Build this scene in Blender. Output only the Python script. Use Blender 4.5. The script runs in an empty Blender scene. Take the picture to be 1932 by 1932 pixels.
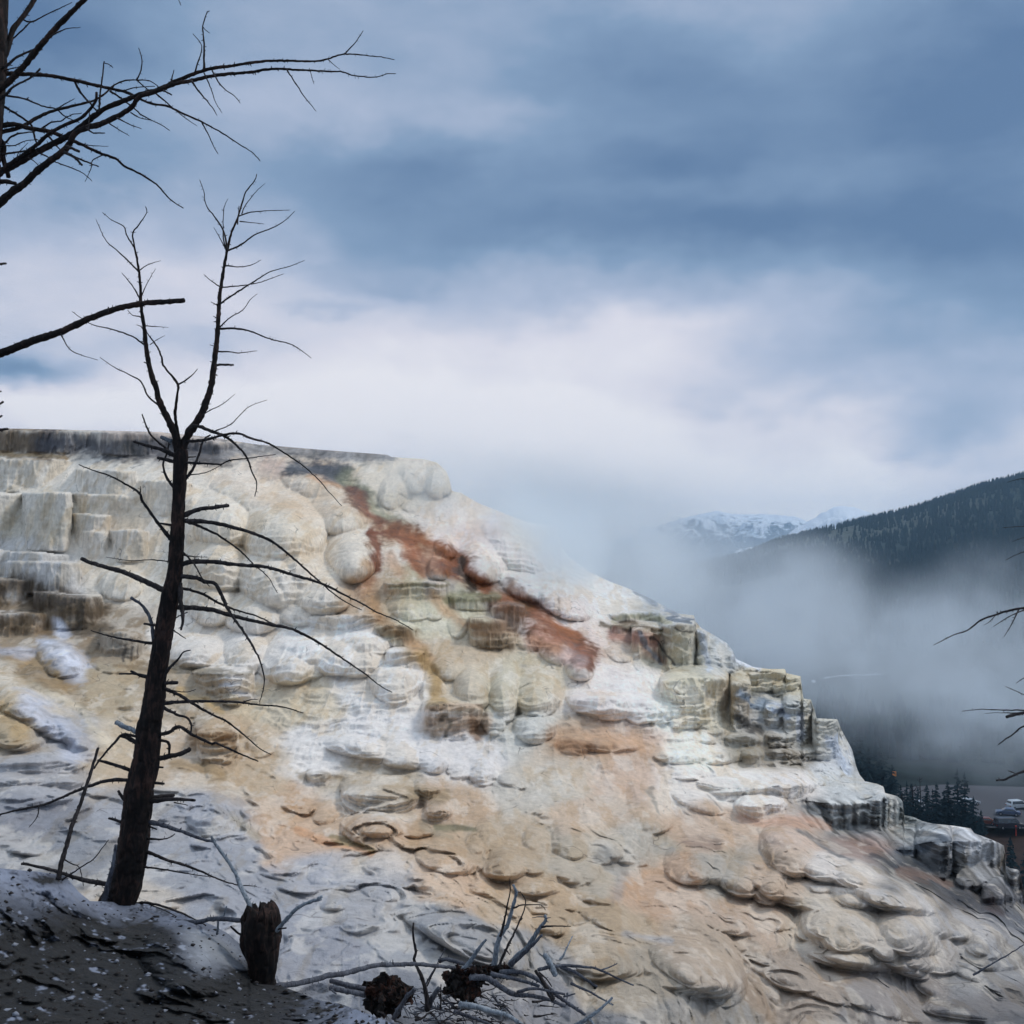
import bpy, bmesh, math, random
import numpy as np
from mathutils import Vector, Matrix
R = math.radians
F = 2072.0            # focal length in picture units (picture is 1932 wide)
HV = 1050.0           # eye level row
PITCH = math.atan((HV - 966) / F)
scene = bpy.context.scene
col = scene.collection

# ------------------------------------------------------------------ camera
cam_d = bpy.data.cameras.new("camera")
cam = bpy.data.objects.new("camera", cam_d)
col.objects.link(cam)
cam_d.sensor_width = 36
cam_d.lens = 36 * F / 1932
cam_d.clip_start = 0.1
cam_d.clip_end = 30000
cam.rotation_euler = (R(90) + PITCH, 0, 0)
scene.camera = cam

# ------------------------------------------------------------------ world
world = bpy.data.worlds.new("World")
scene.world = world
world.use_nodes = True
SUN_EL, SUN_AZ = 50.0, 68.0   # azimuth measured from the view direction towards the right


def azel(u, v):
    x, z = (u - 966) / F, (966 - v) / F
    c, s = math.cos(PITCH), math.sin(PITCH)
    y2, z2 = c - z * s, s + z * c
    return math.degrees(math.atan2(x, y2)), math.degrees(math.atan2(z2, math.hypot(x, y2)))


class NT:
    """small helper for node trees"""
    def __init__(self, nt):
        self.nt = nt
        nt.nodes.clear()

    def n(self, typ, inputs=None, **kw):
        nd = self.nt.nodes.new(typ)
        for k, v in kw.items():
            setattr(nd, k, v)
        for k, v in (inputs or {}).items():
            if isinstance(v, bpy.types.NodeSocket):
                self.nt.links.new(v, nd.inputs[k])
            else:
                nd.inputs[k].default_value = v
        return nd

    def math(self, op, a, b=0.0, c=0.0, clamp=False):
        nd = self.n('ShaderNodeMath', {0: a, 1: b, 2: c}, operation=op, use_clamp=clamp)
        return nd.outputs[0]

    def vmath(self, op, a, b=(0, 0, 0)):
        return self.n('ShaderNodeVectorMath', {0: a, 1: b}, operation=op).outputs[0]

    def mix(self, f, a, b, blend='MIX'):
        nd = self.n('ShaderNodeMix', data_type='RGBA', blend_type=blend)
        for k, v in ((0, f), (6, a), (7, b)):
            if isinstance(v, bpy.types.NodeSocket):
                self.nt.links.new(v, nd.inputs[k])
            else:
                nd.inputs[k].default_value = v
        return nd.outputs[2]

    def noise(self, vec, scale, detail=3, rough=0.55, dist=0.0, dim='3D'):
        nd = self.n('ShaderNodeTexNoise', {'Vector': vec, 'Scale': scale, 'Detail': detail, 'Roughness': rough, 'Distortion': dist}, noise_dimensions=dim)
        return nd

    def maprange(self, v, a, b, c=0.0, d=1.0, smooth=True):
        return self.n('ShaderNodeMapRange', {0: v, 1: a, 2: b, 3: c, 4: d},
                      interpolation_type='SMOOTHSTEP' if smooth else 'LINEAR').outputs[0]

    def ramp(self, f, stops):
        nd = self.n('ShaderNodeValToRGB', {0: f})
        els = nd.color_ramp.elements
        while len(els) < len(stops):
            els.new(0.5)
        for e, (p, c) in zip(els, stops):
            e.position = p
            e.color = (c[0], c[1], c[2], 1) if len(c) == 3 else c
        return nd.outputs[0]


def lin(c):
    """sRGB 0-255 to linear"""
    out = []
    for x in c:
        x = x / 255.0
        out.append(x / 12.92 if x <= 0.04045 else ((x + 0.055) / 1.055) ** 2.4)
    return tuple(out)


def lin4(c):
    return lin(c) + (1.0,)


def build_world():
    t = NT(world.node_tree)
    tc = t.n('ShaderNodeTexCoord')
    d = tc.outputs['Generated']
    sep = t.n('ShaderNodeSeparateXYZ', {0: d})
    x, y, z = sep.outputs
    deg = 180 / math.pi
    az = t.math('MULTIPLY', t.math('ARCTAN2', x, y), deg)
    el = t.math('MULTIPLY', t.math('ARCSINE', z), deg)
    # warp the cloud coordinates so that the banks get torn edges
    nz = t.noise(t.vmath('MULTIPLY', d, (1.0, 1.0, 2.0)), 2.6, 3, 0.5)
    w = t.n('ShaderNodeSeparateColor', {0: nz.outputs[1]})
    az = t.math('MULTIPLY_ADD', t.math('SUBTRACT', w.outputs[0], 0.5), 15.0, az)
    el = t.math('MULTIPLY_ADD', t.math('SUBTRACT', w.outputs[1], 0.5), 9.0, el)
    nz2 = t.noise(t.vmath('MULTIPLY', d, (1.0, 1.0, 1.8)), 14.0, 3, 0.6)
    w2 = t.n('ShaderNodeSeparateColor', {0: nz2.outputs[1]})
    az = t.math('MULTIPLY_ADD', t.math('SUBTRACT', w2.outputs[0], 0.5), 5.0, az)
    el = t.math('MULTIPLY_ADD', t.math('SUBTRACT', w2.outputs[1], 0.5), 3.0, el)
    v = t.n('ShaderNodeCombineXYZ', {0: az, 1: el, 2: 0.0}).outputs[0]
    # darkness field: base + cloud masses and added corner darkening (u, v, half-width, half-height, weight)
    masses = SKY_MASSES
    dark = t.maprange(el, 2.0, 24.0, 0.23, 0.54)
    for (mu, mv, mw, mh, wt) in masses:
        a0, e0 = azel(mu, mv)
        sa, se = math.degrees(mw / F), math.degrees(mh / F)
        q = t.vmath('MULTIPLY', t.vmath('SUBTRACT', v, (a0, e0, 0)), (1 / sa, 1 / se, 0))
        ln = t.n('ShaderNodeVectorMath', {0: q}, operation='LENGTH').outputs[1]
        g = t.math('EXPONENT', t.math('MULTIPLY', t.math('MULTIPLY', ln, ln), -0.7))
        dark = t.math('MULTIPLY_ADD', g, wt, dark)
    wisp = t.noise(t.vmath('MULTIPLY', d, (1.0, 1.0, 2.6)), 6.5, 6, 0.6).outputs[0]
    dark = t.math('MULTIPLY_ADD', t.math('SUBTRACT', wisp, 0.5), 0.38, dark)
    cloud = t.ramp(dark, [(0.0, lin((240, 234, 238))), (0.20, lin((222, 217, 227))), (0.42, lin((176, 184, 206))),
                          (0.66, lin((128, 150, 180))), (1.0, lin((88, 114, 150)))])
    sky = t.n('ShaderNodeTexSky', sky_type='NISHITA', sun_disc=False, sun_elevation=R(SUN_EL), sun_rotation=R(SUN_AZ),
              altitude=2000, air_density=1.0, dust_density=1.0, ozone_density=1.0)
    skyc = t.vmath('SCALE', sky.outputs[0])
    sc = skyc.node
    sc.inputs[3].default_value = 0.10
    # overcast: little of the blue sky behind gets through; the unseen sky behind and overhead is toned to light the slope
    behind = t.maprange(y, 0.25, -0.5, 0.0, 1.0)
    up = t.maprange(z, 0.45, 0.95, 0.0, 1.0)
    unseen_sky = t.math('MAXIMUM', behind, up)
    bright = t.mix(t.noise(d, 3.0, 4).outputs[0], (0.92, 0.90, 0.95, 1), (0.62, 0.66, 0.78, 1))
    bright = t.vmath('MULTIPLY', bright, (0.47, 0.57, 0.70))
    bright = t.mix(up, bright, (0.74, 0.84, 1.0, 1))
    c = t.mix(unseen_sky, cloud, bright)
    c = t.mix(0.06, c, skyc)
    c = t.vmath('MULTIPLY', c, (1.09, 1.12, 1.11))
    # below the horizon
    c = t.mix(t.maprange(z, -0.02, -0.08), c, (0.20, 0.25, 0.32, 1))
    bg = t.n('ShaderNodeBackground', {0: c, 1: 1.0})
    out = t.n('ShaderNodeOutputWorld', {0: bg.outputs[0]})


SKY_MASSES = [  # u, v, half width, half height, weight (+ darker, - lighter)
    (1500, 230, 430, 120, 0.30), (1230, 130, 200, 50, 0.14), (1150, 440, 480, 55, 0.34), (1640, 480, 420, 75, 0.32), (1800, 200, 240, 60, 0.06),
    (1900, 300, 140, 420, 0.18), (820, 340, 240, 45, 0.26), (70, 140, 160, 110, 0.26), (40, 690, 120, 32, 0.55), (1880, 600, 190, 80, 0.22), (1300, 300, 160, 30, 0.16),
    (700, 90, 330, 90, 0.04), (560, 190, 240, 60, -0.12), (150, 480, 240, 90, -0.14), (520, 570, 230, 60, -0.08), (1050, 670, 330, 40, -0.16),
    (850, 770, 460, 60, -0.40), (1520, 745, 430, 50, 0.26), (1700, 640, 260, 35, 0.10), (1450, 925, 300, 50, -0.42), (1040, 900, 300, 100, -0.40),
    (1860, 850, 110, 45, 0.26), (1690, 895, 55, 22, 0.26), (730, 530, 80, 18, 0.12), (1130, 820, 140, 30, 0.04), (300, 330, 200, 40, 0.10),
    (-60, -40, 260, 160, 0.36), (2000, 0, 260, 260, 0.16), (980, 200, 130, 40, -0.12), (120, 775, 220, 26, -0.24), (620, 575, 80, 12, 0.10), (420, 640, 160, 20, 0.08),  # the two off-corner entries are added to imitate lens falloff, not cloud
]
build_world()
world.cycles.sampling_method = 'MANUAL'
world.cycles.sample_map_resolution = 512

# ------------------------------------------------------------------ sun (veiled)
sun_d = bpy.data.lights.new("sun", 'SUN')
sun_d.energy = 1.5
sun_d.angle = R(12)
sun_d.color = (1.0, 0.95, 0.88)
sun = bpy.data.objects.new("sun", sun_d)
col.objects.link(sun)
a, e = R(SUN_AZ), R(SUN_EL)
sdir = Vector((math.sin(a) * math.cos(e), math.cos(a) * math.cos(e), math.sin(e)))
sun.rotation_euler = (-sdir).to_track_quat('-Z', 'Y').to_euler()

scene.view_settings.view_transform = 'Standard'
scene.view_settings.look = 'None'
scene.view_settings.exposure = 0.0
scene.view_settings.gamma = 1.0
scene.cycles.max_bounces = 8
scene.cycles.diffuse_bounces = 2
scene.cycles.glossy_bounces = 2
scene.cycles.transparent_max_bounces = 8
scene.cycles.volume_bounces = 8
scene.cycles.volume_step_rate = 2.0
scene.cycles.volume_max_steps = 48
scene.cycles.use_denoising = True
scene.cycles.use_adaptive_sampling = True
scene.cycles.adaptive_threshold = 0.025
scene.cycles.sample_clamp_indirect = 4


# ------------------------------------------------------------------ helpers
def tag(o, label=None, cat=None, group=None, kind=None):
    if label: o['label'] = label
    if cat: o['category'] = cat
    if group: o['group'] = group
    if kind: o['kind'] = kind
    return o


def empty(name, loc=(0, 0, 0), rz=0.0):
    o = bpy.data.objects.new(name, None)
    o.location = loc
    o.rotation_euler = (0, 0, rz)
    o.empty_display_size = 0.2
    col.objects.link(o)
    return o


def pos(u, v, Y):
    """point seen at picture position (u, v) at forward distance Y"""
    x, z = (u - 966) / F, (966 - v) / F
    c, s = math.cos(PITCH), math.sin(PITCH)
    y2, z2 = c - z * s, s + z * c
    k = Y / y2
    return Vector((x * k, Y, z2 * k))


def pos_np(u, v, Y):
    x, z = (u - 966) / F, (966 - v) / F
    c, s = math.cos(PITCH), math.sin(PITCH)
    y2, z2 = c - z * s, s + z * c
    k = Y / y2
    return x * k, Y, z2 * k


def mesh_obj(name, verts, faces, mat=None, parent=None, smooth=True, attrs=None):
    me = bpy.data.meshes.new(name)
    verts = np.asarray(verts, dtype=np.float32)
    faces = np.asarray(faces, dtype=np.int32) if not isinstance(faces, list) else faces
    if isinstance(faces, list):
        me.from_pydata([tuple(map(float, p)) for p in verts], [], faces)
    else:
        n, k = faces.shape
        me.vertices.add(len(verts))
        me.vertices.foreach_set('co', verts.ravel())
        me.loops.add(n * k)
        me.loops.foreach_set('vertex_index', faces.ravel())
        me.polygons.add(n)
        me.polygons.foreach_set('loop_start', np.arange(0, n * k, k, dtype=np.int32))
        me.update(calc_edges=True)
    if smooth:
        me.polygons.foreach_set('use_smooth', np.ones(len(me.polygons), dtype=bool))
    for k2, arr in (attrs or {}).items():
        if arr.ndim == 2:
            a_ = me.attributes.new(k2, 'FLOAT_COLOR', 'POINT')
            rgba = np.ones((len(verts), 4), dtype=np.float32)
            rgba[:, :3] = arr
            a_.data.foreach_set('color', rgba.ravel())
        else:
            a_ = me.attributes.new(k2, 'FLOAT', 'POINT')
            a_.data.foreach_set('value', arr.astype(np.float32))
    if mat: me.materials.append(mat)
    o = bpy.data.objects.new(name, me)
    col.objects.link(o)
    if parent:
        o.parent = parent
        o.matrix_parent_inverse = Matrix.Identity(4)
    return o


# ---- numpy noise
def _hash(ix, iy, iz, seed):
    h = (ix * 374761393 + iy * 668265263 + iz * 2147483647 + seed * 1274126177) & 0xFFFFFFFF
    h = ((h ^ (h >> 13)) * 1274126177) & 0xFFFFFFFF
    h = ((h ^ (h >> 16)) * 2246822519) & 0xFFFFFFFF
    h = h ^ (h >> 15)
    return (h & 0xFFFFFF) / float(0x1000000)


def vnoise(x, y, z, seed=0):
    x0, y0, z0 = np.floor(x), np.floor(y), np.floor(z)
    fx, fy, fz = x - x0, y - y0, z - z0
    ix, iy, iz = x0.astype(np.int64), y0.astype(np.int64), z0.astype(np.int64)
    sx, sy, sz = (f * f * f * (f * (f * 6 - 15) + 10) for f in (fx, fy, fz))
    r = 0
    for dx in (0, 1):
        wx = sx if dx else 1 - sx
        for dy in (0, 1):
            wy = sy if dy else 1 - sy
            for dz in (0, 1):
                wz = sz if dz else 1 - sz
                r = r + wx * wy * wz * _hash(ix + dx, iy + dy, iz + dz, seed)
    return r * 2 - 1


def fbm(x, y, z, octaves=4, seed=0, gain=0.5, lac=2.03):
    a_, s_, t_ = 1.0, 0.0, 0.0
    for i in range(octaves):
        s_ = s_ + a_ * vnoise(x, y, z, seed + i * 17)
        t_ += a_
        a_ *= gain
        x, y, z = x * lac + 3.1, y * lac + 7.7, z * lac + 1.3
    return s_ / t_


def worley(x, y, z, seed=0):
    """distance to the nearest and second nearest jittered point"""
    x0, y0, z0 = np.floor(x).astype(np.int64), np.floor(y).astype(np.int64), np.floor(z).astype(np.int64)
    f1 = np.full(x.shape, 9.0)
    for dx in (-1, 0, 1):
        for dy in (-1, 0, 1):
            for dz in (-1, 0, 1):
                cx, cy, cz = x0 + dx, y0 + dy, z0 + dz
                px = cx + 0.15 + 0.7 * _hash(cx, cy, cz, seed)
                py = cy + 0.15 + 0.7 * _hash(cx, cy, cz, seed + 101)
                pz = cz + 0.15 + 0.7 * _hash(cx, cy, cz, seed + 211)
                d2 = (px - x) ** 2 + (py - y) ** 2 + (pz - z) ** 2
                f1 = np.minimum(f1, d2)
    return np.sqrt(f1)


def sstep(a_, b_, x):
    t_ = np.clip((x - a_) / (b_ - a_), 0, 1)
    return t_ * t_ * (3 - 2 * t_)


def smin(a_, b_, k):
    h = np.clip(0.5 + 0.5 * (b_ - a_) / k, 0, 1)
    return b_ + (a_ - b_) * h - k * h * (1 - h)


def smax(a_, b_, k):
    return -smin(-a_, -b_, k)


class TPS:
    """thin plate spline through (u, v, log Y)"""
    def __init__(self, pts, reg=0.02):
        p = np.array(pts, float)
        self.c = p[:, :2] / 500.0
        y = np.log(p[:, 2])
        n = len(p)
        K = self._k(self.c[:, None, :] - self.c[None, :, :]) + reg * np.eye(n)
        P = np.hstack([np.ones((n, 1)), self.c])
        A = np.vstack([np.hstack([K, P]), np.hstack([P.T, np.zeros((3, 3))])])
        s = np.linalg.solve(A, np.concatenate([y, np.zeros(3)]))
        self.w, self.a = s[:n], s[n:]

    @staticmethod
    def _k(d):
        r2 = (d ** 2).sum(-1)
        return 0.5 * r2 * np.log(r2 + 1e-12)

    def __call__(self, u, v):
        u, v = np.asarray(u, float) / 500.0, np.asarray(v, float) / 500.0
        r = self.a[0] + self.a[1] * u + self.a[2] * v
        for (cu, cv), w in zip(self.c, self.w):
            r2 = (u - cu) ** 2 + (v - cv) ** 2
            r = r + w * 0.5 * r2 * np.log(r2 + 1e-12)
        return np.exp(r)


def field_colors(u, v, anchors, sigma):
    """normalised gaussian blend of colour anchors"""
    num = np.zeros(u.shape + (3,))
    den = np.zeros(u.shape) + 1e-12
    for (cu, cv, c) in anchors:
        w = np.exp(-((u - cu) ** 2 + (1.7 * (v - cv)) ** 2) / (2 * sigma ** 2)) + 1e-9
        num += w[..., None] * np.array(lin(c))
        den += w
    return num / den[..., None]


class Raster:
    """a smooth function of (u, v) tabulated on a coarse grid, sampled bilinearly"""
    def __init__(self, fn, u0, u1, v0, v1, step):
        self.u0, self.v0, self.s = u0, v0, step
        gu, gv = np.meshgrid(np.arange(u0, u1 + step, step), np.arange(v0, v1 + step, step), indexing='ij')
        self.g = fn(gu, gv)

    def __call__(self, u, v):
        u, v = np.asarray(u, float), np.asarray(v, float)
        a_ = np.clip((u - self.u0) / self.s, 0, self.g.shape[0] - 1.001)
        b_ = np.clip((v - self.v0) / self.s, 0, self.g.shape[1] - 1.001)
        a_, b_ = np.broadcast_arrays(a_, b_)
        i, j = a_.astype(int), b_.astype(int)
        fa, fb = a_ - i, b_ - j
        if self.g.ndim == 3:
            fa, fb = fa[..., None], fb[..., None]
        g = self.g
        return (g[i, j] * (1 - fa) + g[i + 1, j] * fa) * (1 - fb) + (g[i, j + 1] * (1 - fa) + g[i + 1, j + 1] * fa) * fb


def seg_dist(u, v, pts):
    """distance to a polyline"""
    d = np.full(u.shape, 1e9)
    for (a_, b_) in zip(pts[:-1], pts[1:]):
        ax, ay, bx, by = *a_, *b_
        L = (bx - ax) ** 2 + (by - ay) ** 2 + 1e-9
        t_ = np.clip(((u - ax) * (bx - ax) + (v - ay) * (by - ay)) / L, 0, 1)
        d = np.minimum(d, np.hypot(u - ax - t_ * (bx - ax), v - ay - t_ * (by - ay)))
    return d


# ------------------------------------------------------------------ rock relief
def stone_material(name, rough_scale=1.0, bump=0.5):
    m = bpy.data.materials.new(name)
    m.use_nodes = True
    t = NT(m.node_tree)
    geo = t.n('ShaderNodeNewGeometry')
    P = geo.outputs['Position']
    base = t.n('ShaderNodeAttribute', attribute_name='tone').outputs[0]
    wet = t.n('ShaderNodeAttribute', attribute_name='wet').outputs[2]
    nrm = t.n('ShaderNodeSeparateXYZ', {0: geo.outputs['True Normal']})
    steep = t.maprange(t.math('ABSOLUTE', nrm.outputs[2]), 0.25, 0.75, 1.0, 0.0)
    # mottling, grain and mineral streaks running down steep faces
    n1 = t.noise(P, 1.3 * rough_scale, 4, 0.62).outputs[0]
    n2 = t.noise(P, 9.0 * rough_scale, 3, 0.7).outputs[0]
    n3 = t.noise(P, 45.0 * rough_scale, 2, 0.6).outputs[0]
    st = t.noise(t.vmath('MULTIPLY', P, (7.0, 7.0, 0.6)), 1.0 * rough_scale, 3, 0.6).outputs[0]
    ly = t.noise(t.vmath('MULTIPLY', P, (0.35, 0.35, 9.0)), 1.0 * rough_scale, 2, 0.6).outputs[0]
    k = t.math('ADD', t.math('MULTIPLY', t.math('SUBTRACT', n1, 0.5), 0.26), 1.0)
    k = t.math('MULTIPLY_ADD', t.math('SUBTRACT', n2, 0.5), 0.28, k)
    k = t.math('MULTIPLY_ADD', t.math('SUBTRACT', n3, 0.5), 0.22, k)
    k = t.math('MULTIPLY_ADD', t.math('MULTIPLY', t.math('SUBTRACT', st, 0.5), steep), 0.9, k)
    k = t.math('MULTIPLY_ADD', t.math('SUBTRACT', ly, 0.5), 0.12, k)
    c = t.vmath('SCALE', base)
    t.nt.links.new(k, c.node.inputs[3])
    tn = t.n('ShaderNodeSeparateColor', {0: t.noise(P, 0.6 * rough_scale, 4, 0.6).outputs[1]})
    c = t.mix(t.maprange(tn.outputs[0], 0.45, 0.72, 0.0, 0.35), c, t.vmath('MULTIPLY', c, (0.97, 0.88, 0.74)))
    c = t.mix(t.maprange(tn.outputs[1], 0.5, 0.75, 0.0, 0.35), c, t.vmath('MULTIPLY', c, (0.90, 0.94, 0.98)))
    # dark hairline cracks
    vor = t.n('ShaderNodeTexVoronoi', {'Vector': t.vmath('ADD', P, t.vmath('MULTIPLY', t.noise(P, 1.7, 1).outputs[1], (0.9, 0.9, 0.9))), 'Scale': 0.45 * rough_scale}, feature='DISTANCE_TO_EDGE')
    crack = t.math('MULTIPLY', t.maprange(vor.outputs['Distance'], 0.0, 0.012, 1.0, 0.0), t.maprange(n1, 0.52, 0.62, 0.0, 0.55))
    c = t.mix(crack, c, (0.06, 0.05, 0.045, 1))
    rgh = t.math('MULTIPLY_ADD', wet, -0.5, 0.82)
    hgt = t.math('MULTIPLY_ADD', n3, 0.4, n2)
    bm = t.n('ShaderNodeBump', {'Strength': bump, 'Distance': 0.07 / rough_scale, 'Height': hgt})
    bsdf = t.n('ShaderNodeBsdfPrincipled', {'Base Color': c, 'Roughness': rgh, 'Normal': bm.outputs[0], 'Specular IOR Level': 0.35})
    t.n('ShaderNodeOutputMaterial', {0: bsdf.outputs[0]})
    return m


def lobe_delta(u, v, L):
    """pillow bulge towards the viewer; long soft top, short overhanging foot"""
    cu, cv, ru, up, dn, b = L[:6]
    ang = R(L[6]) if len(L) > 6 else 0.0
    rmax = max(ru, up, dn) * 1.05
    m = (np.abs(u - cu) < rmax) & (np.abs(v - cv) < rmax)
    if not m.any():
        return None, None
    du, dv = u[m] - cu, v[m] - cv
    x = du * math.cos(ang) + dv * math.sin(ang)
    y = -du * math.sin(ang) + dv * math.cos(ang)
    ry = np.where(y < 0, up, dn)
    q = (x / ru) ** 2 + (y / ry) ** 2
    q = np.clip(1 - q, 0, 1)
    ex = np.where(y < 0, 0.85 + 0.8 * np.clip(-y / up, 0, 1), 0.85 - 0.27 * np.clip(y / dn, 0, 1))
    d = b * q ** ex
    return m, d


class Relief:
    """a rock surface traced in depth: rows run from its foot up to its skyline and then over the back"""
    def __init__(self, u0, u1, du, top, vbot, nrow, ctrl):
        us = np.arange(u0, u1, du)
        tp = np.array(top, float)
        vt = np.interp(us, tp[:, 0], tp[:, 1])
        t_ = np.linspace(0, 1, nrow)
        self.u = np.repeat(us[:, None], nrow, 1)
        w = int(150 / du)
        vs = np.convolve(np.pad(vt, w, mode='edge'), np.hanning(2 * w + 1) / np.hanning(2 * w + 1).sum(), 'same')[w:-w]
        tt = t_[None, :]
        self.v = vbot + (vs[:, None] - vbot) * tt + (vt - vs)[:, None] * tt ** 7
        self.vt = vt
        self.base = Raster(TPS(ctrl), u0 - 60, u1 + 60, 760, vbot + 60, 5.0)
        self.Y = self.base(self.u, self.v)
        self.Y0 = self.Y.copy()
        self.wet = np.zeros(self.u.shape)

    def warp(self, amp, scale, seed):
        P = pos_np(self.u, self.v, self.Y0)
        self.wu = self.u + amp * fbm(P[0] * scale, P[1] * scale, P[2] * scale, 3, seed) * 12 / self.Y0 ** 0.5
        self.wv = self.v + amp * fbm(P[0] * scale + 9, P[1] * scale, P[2] * scale, 3, seed + 5) * 12 / self.Y0 ** 0.5

    def lobes(self, Ls, k=0.05):
        out = []
        for L in Ls:
            g = 1.0 + 0.75 * max(0.0, min(1.0, (L[1] - 1450) / 200))
            gu = 1.0 + 0.9 * max(0.0, min(1.0, (L[1] - 1450) / 200))
            out.append((L[0], L[1], L[2] * (1 + .15 * (g - 1)), L[3] * gu, L[4], L[5] * g) + tuple(L[6:]))
        Ls = out
        acc = np.zeros(self.u.shape)
        for L in Ls:
            Yl = float(self.base(L[0], L[1]))
            bm_ = L[5] * (1.4 if L[1] < 1480 else 1.1) * math.sqrt(L[2] * (L[3] + L[4]) / 2) * Yl / F
            L = L[:5] + (bm_,) + tuple(L[6:])
            m, d = lobe_delta(self.wu, self.wv, L)
            if m is not None:
                acc[m] = smax(acc[m], d, k * max(0.3, L[5]))
        self.Y -= acc

    def block(self, rim, foot, bow=0.6, flute=0.05, lip=3.0, seed=1, k=0.05, reach=34.0):
        rim = np.array(rim, float)
        ua, ub = rim[0, 0], rim[-1, 0]
        i0, i1 = np.searchsorted(self.u[:, 0], [ua - 14, ub + 14])
        if i1 - i0 < 2:
            return
        foot = np.atleast_2d(np.array(foot, float))
        ut = np.linspace(ua, ub, 60)
        vf1 = np.interp(ut, foot[:, 0], foot[:, 1]) if foot.shape[0] > 1 else np.full(60, foot[0, -1])
        y1 = self.base(ut, vf1)
        y1 = np.convolve(np.pad(y1, 6, mode='edge'), np.ones(7) / 7, 'same')[6:-6]
        vr_min = rim[:, 1].min()
        jr = self.v[i0:i1]
        u, v, Y = self.wu[i0:i1], self.wv[i0:i1], self.Y[i0:i1]
        m = (jr > vr_min - reach * 3 - 30) & (jr < vf1.max() + 60) & (u > ua) & (u < ub)
        if not m.any():
            return
        u, v, Ym = u[m], v[m], Y[m]
        yf = np.interp(u, ut, y1)
        vf = np.interp(u, ut, vf1)
        t_ = (u - ua) / (ub - ua) * 2 - 1
        wid = (ub - ua) * float(y1.mean()) / F
        bow = max(bow, 0.28 * wid)
        yf = yf + bow * (0.35 * t_ ** 2 + 0.9 * t_ ** 6)
        X = (u - 966) / F * yf
        zero = X * 0
        yf = yf - 0.05 * wid * fbm(X * 0.9, zero + seed, zero, 2, seed)
        vr = np.interp(u, rim[:, 0], rim[:, 1]) + 2.2 * fbm(X * 1.6, zero + seed, zero, 3, seed + 3)
        Z = (HV - v) / F * yf
        # rounded draperies hanging down the face
        r1 = np.abs(vnoise(X * 2.1 + 0.3 * vnoise(X, Z, zero, seed), zero + seed, Z * 0.22, seed + 30))
        r2 = np.abs(vnoise(X * 5.5, zero + seed, Z * 0.6, seed + 31))
        r3 = np.abs(vnoise(X * 13.0, zero + seed, Z * 1.1, seed + 32))
        fl = flute * (1.7 * (0.5 - np.sqrt(r1 + 0.01)) + 1.0 * (0.5 - np.sqrt(r2 + 0.01)) + 0.45 * (0.5 - np.sqrt(r3 + .01)))
        fl = -fl
        dd = np.clip((v - vr) / (lip * 1.6), 0, 1)
        ypx = yf / F
        face = yf + fl + lip * 2.2 * ypx * (1 - np.sqrt(1 - (1 - dd) ** 2))
        dn = np.clip((v - vr) / np.maximum(vf - vr, 1), 0, 1.5)
        face = face - 0.22 * (vf - vr) * ypx * dn ** 2          # the foot flares out a little
        face = face + np.clip(v - vf, 0, None) * ypx * 5.0
        tr = (yf + lip * 2.2 * ypx) * (vr - HV) / np.maximum(v - HV, 1e-3)
        tr = tr + np.clip(vr - v - reach, 0, None) * ypx * 8
        tread = np.where((vr > HV + 4) & (v > HV + 2), tr, 1e6)
        blk = np.where(v >= vr, face, tread)
        sub = self.Y[i0:i1]
        sub[m] = smin(Ym, blk, k)
        self.Y[i0:i1] = sub

    def finish(self, name, mat, color_fn, skirt, kind='structure'):
        X, Yw, Z = pos_np(self.u, self.v, self.Y)
        nc, nr = self.u.shape
        V = np.stack([X, Yw, Z], -1)
        C = color_fn(self)
        wet = self.wet
        # over the skyline: continue away from the viewer
        top = V[:, -1]
        d = top / np.hypot(top[:, 0], top[:, 1])[:, None]
        rows, crow, wrow = [], [], []
        for back, drop in skirt(self):
            q = top.copy()
            q[:, 0] += d[:, 0] * back
            q[:, 1] += d[:, 1] * back
            q[:, 2] -= drop
            rows.append(q)
            crow.append(C[:, -1])
            wrow.append(wet[:, -1])
        V = np.concatenate([V, np.stack(rows, 1)], 1)
        C = np.concatenate([C, np.stack(crow, 1)], 1)
        W = np.concatenate([wet, np.stack(wrow, 1)], 1)
        nr = V.shape[1]
        idx = np.arange(nc * nr).reshape(nc, nr)
        f = np.stack([idx[:-1, :-1], idx[1:, :-1], idx[1:, 1:], idx[:-1, 1:]], -1).reshape(-1, 4)
        o = mesh_obj(name, V.reshape(-1, 3), f, mat, attrs={'tone': C.reshape(-1, 3), 'wet': W.ravel()})
        return tag(o, kind=kind)


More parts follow.
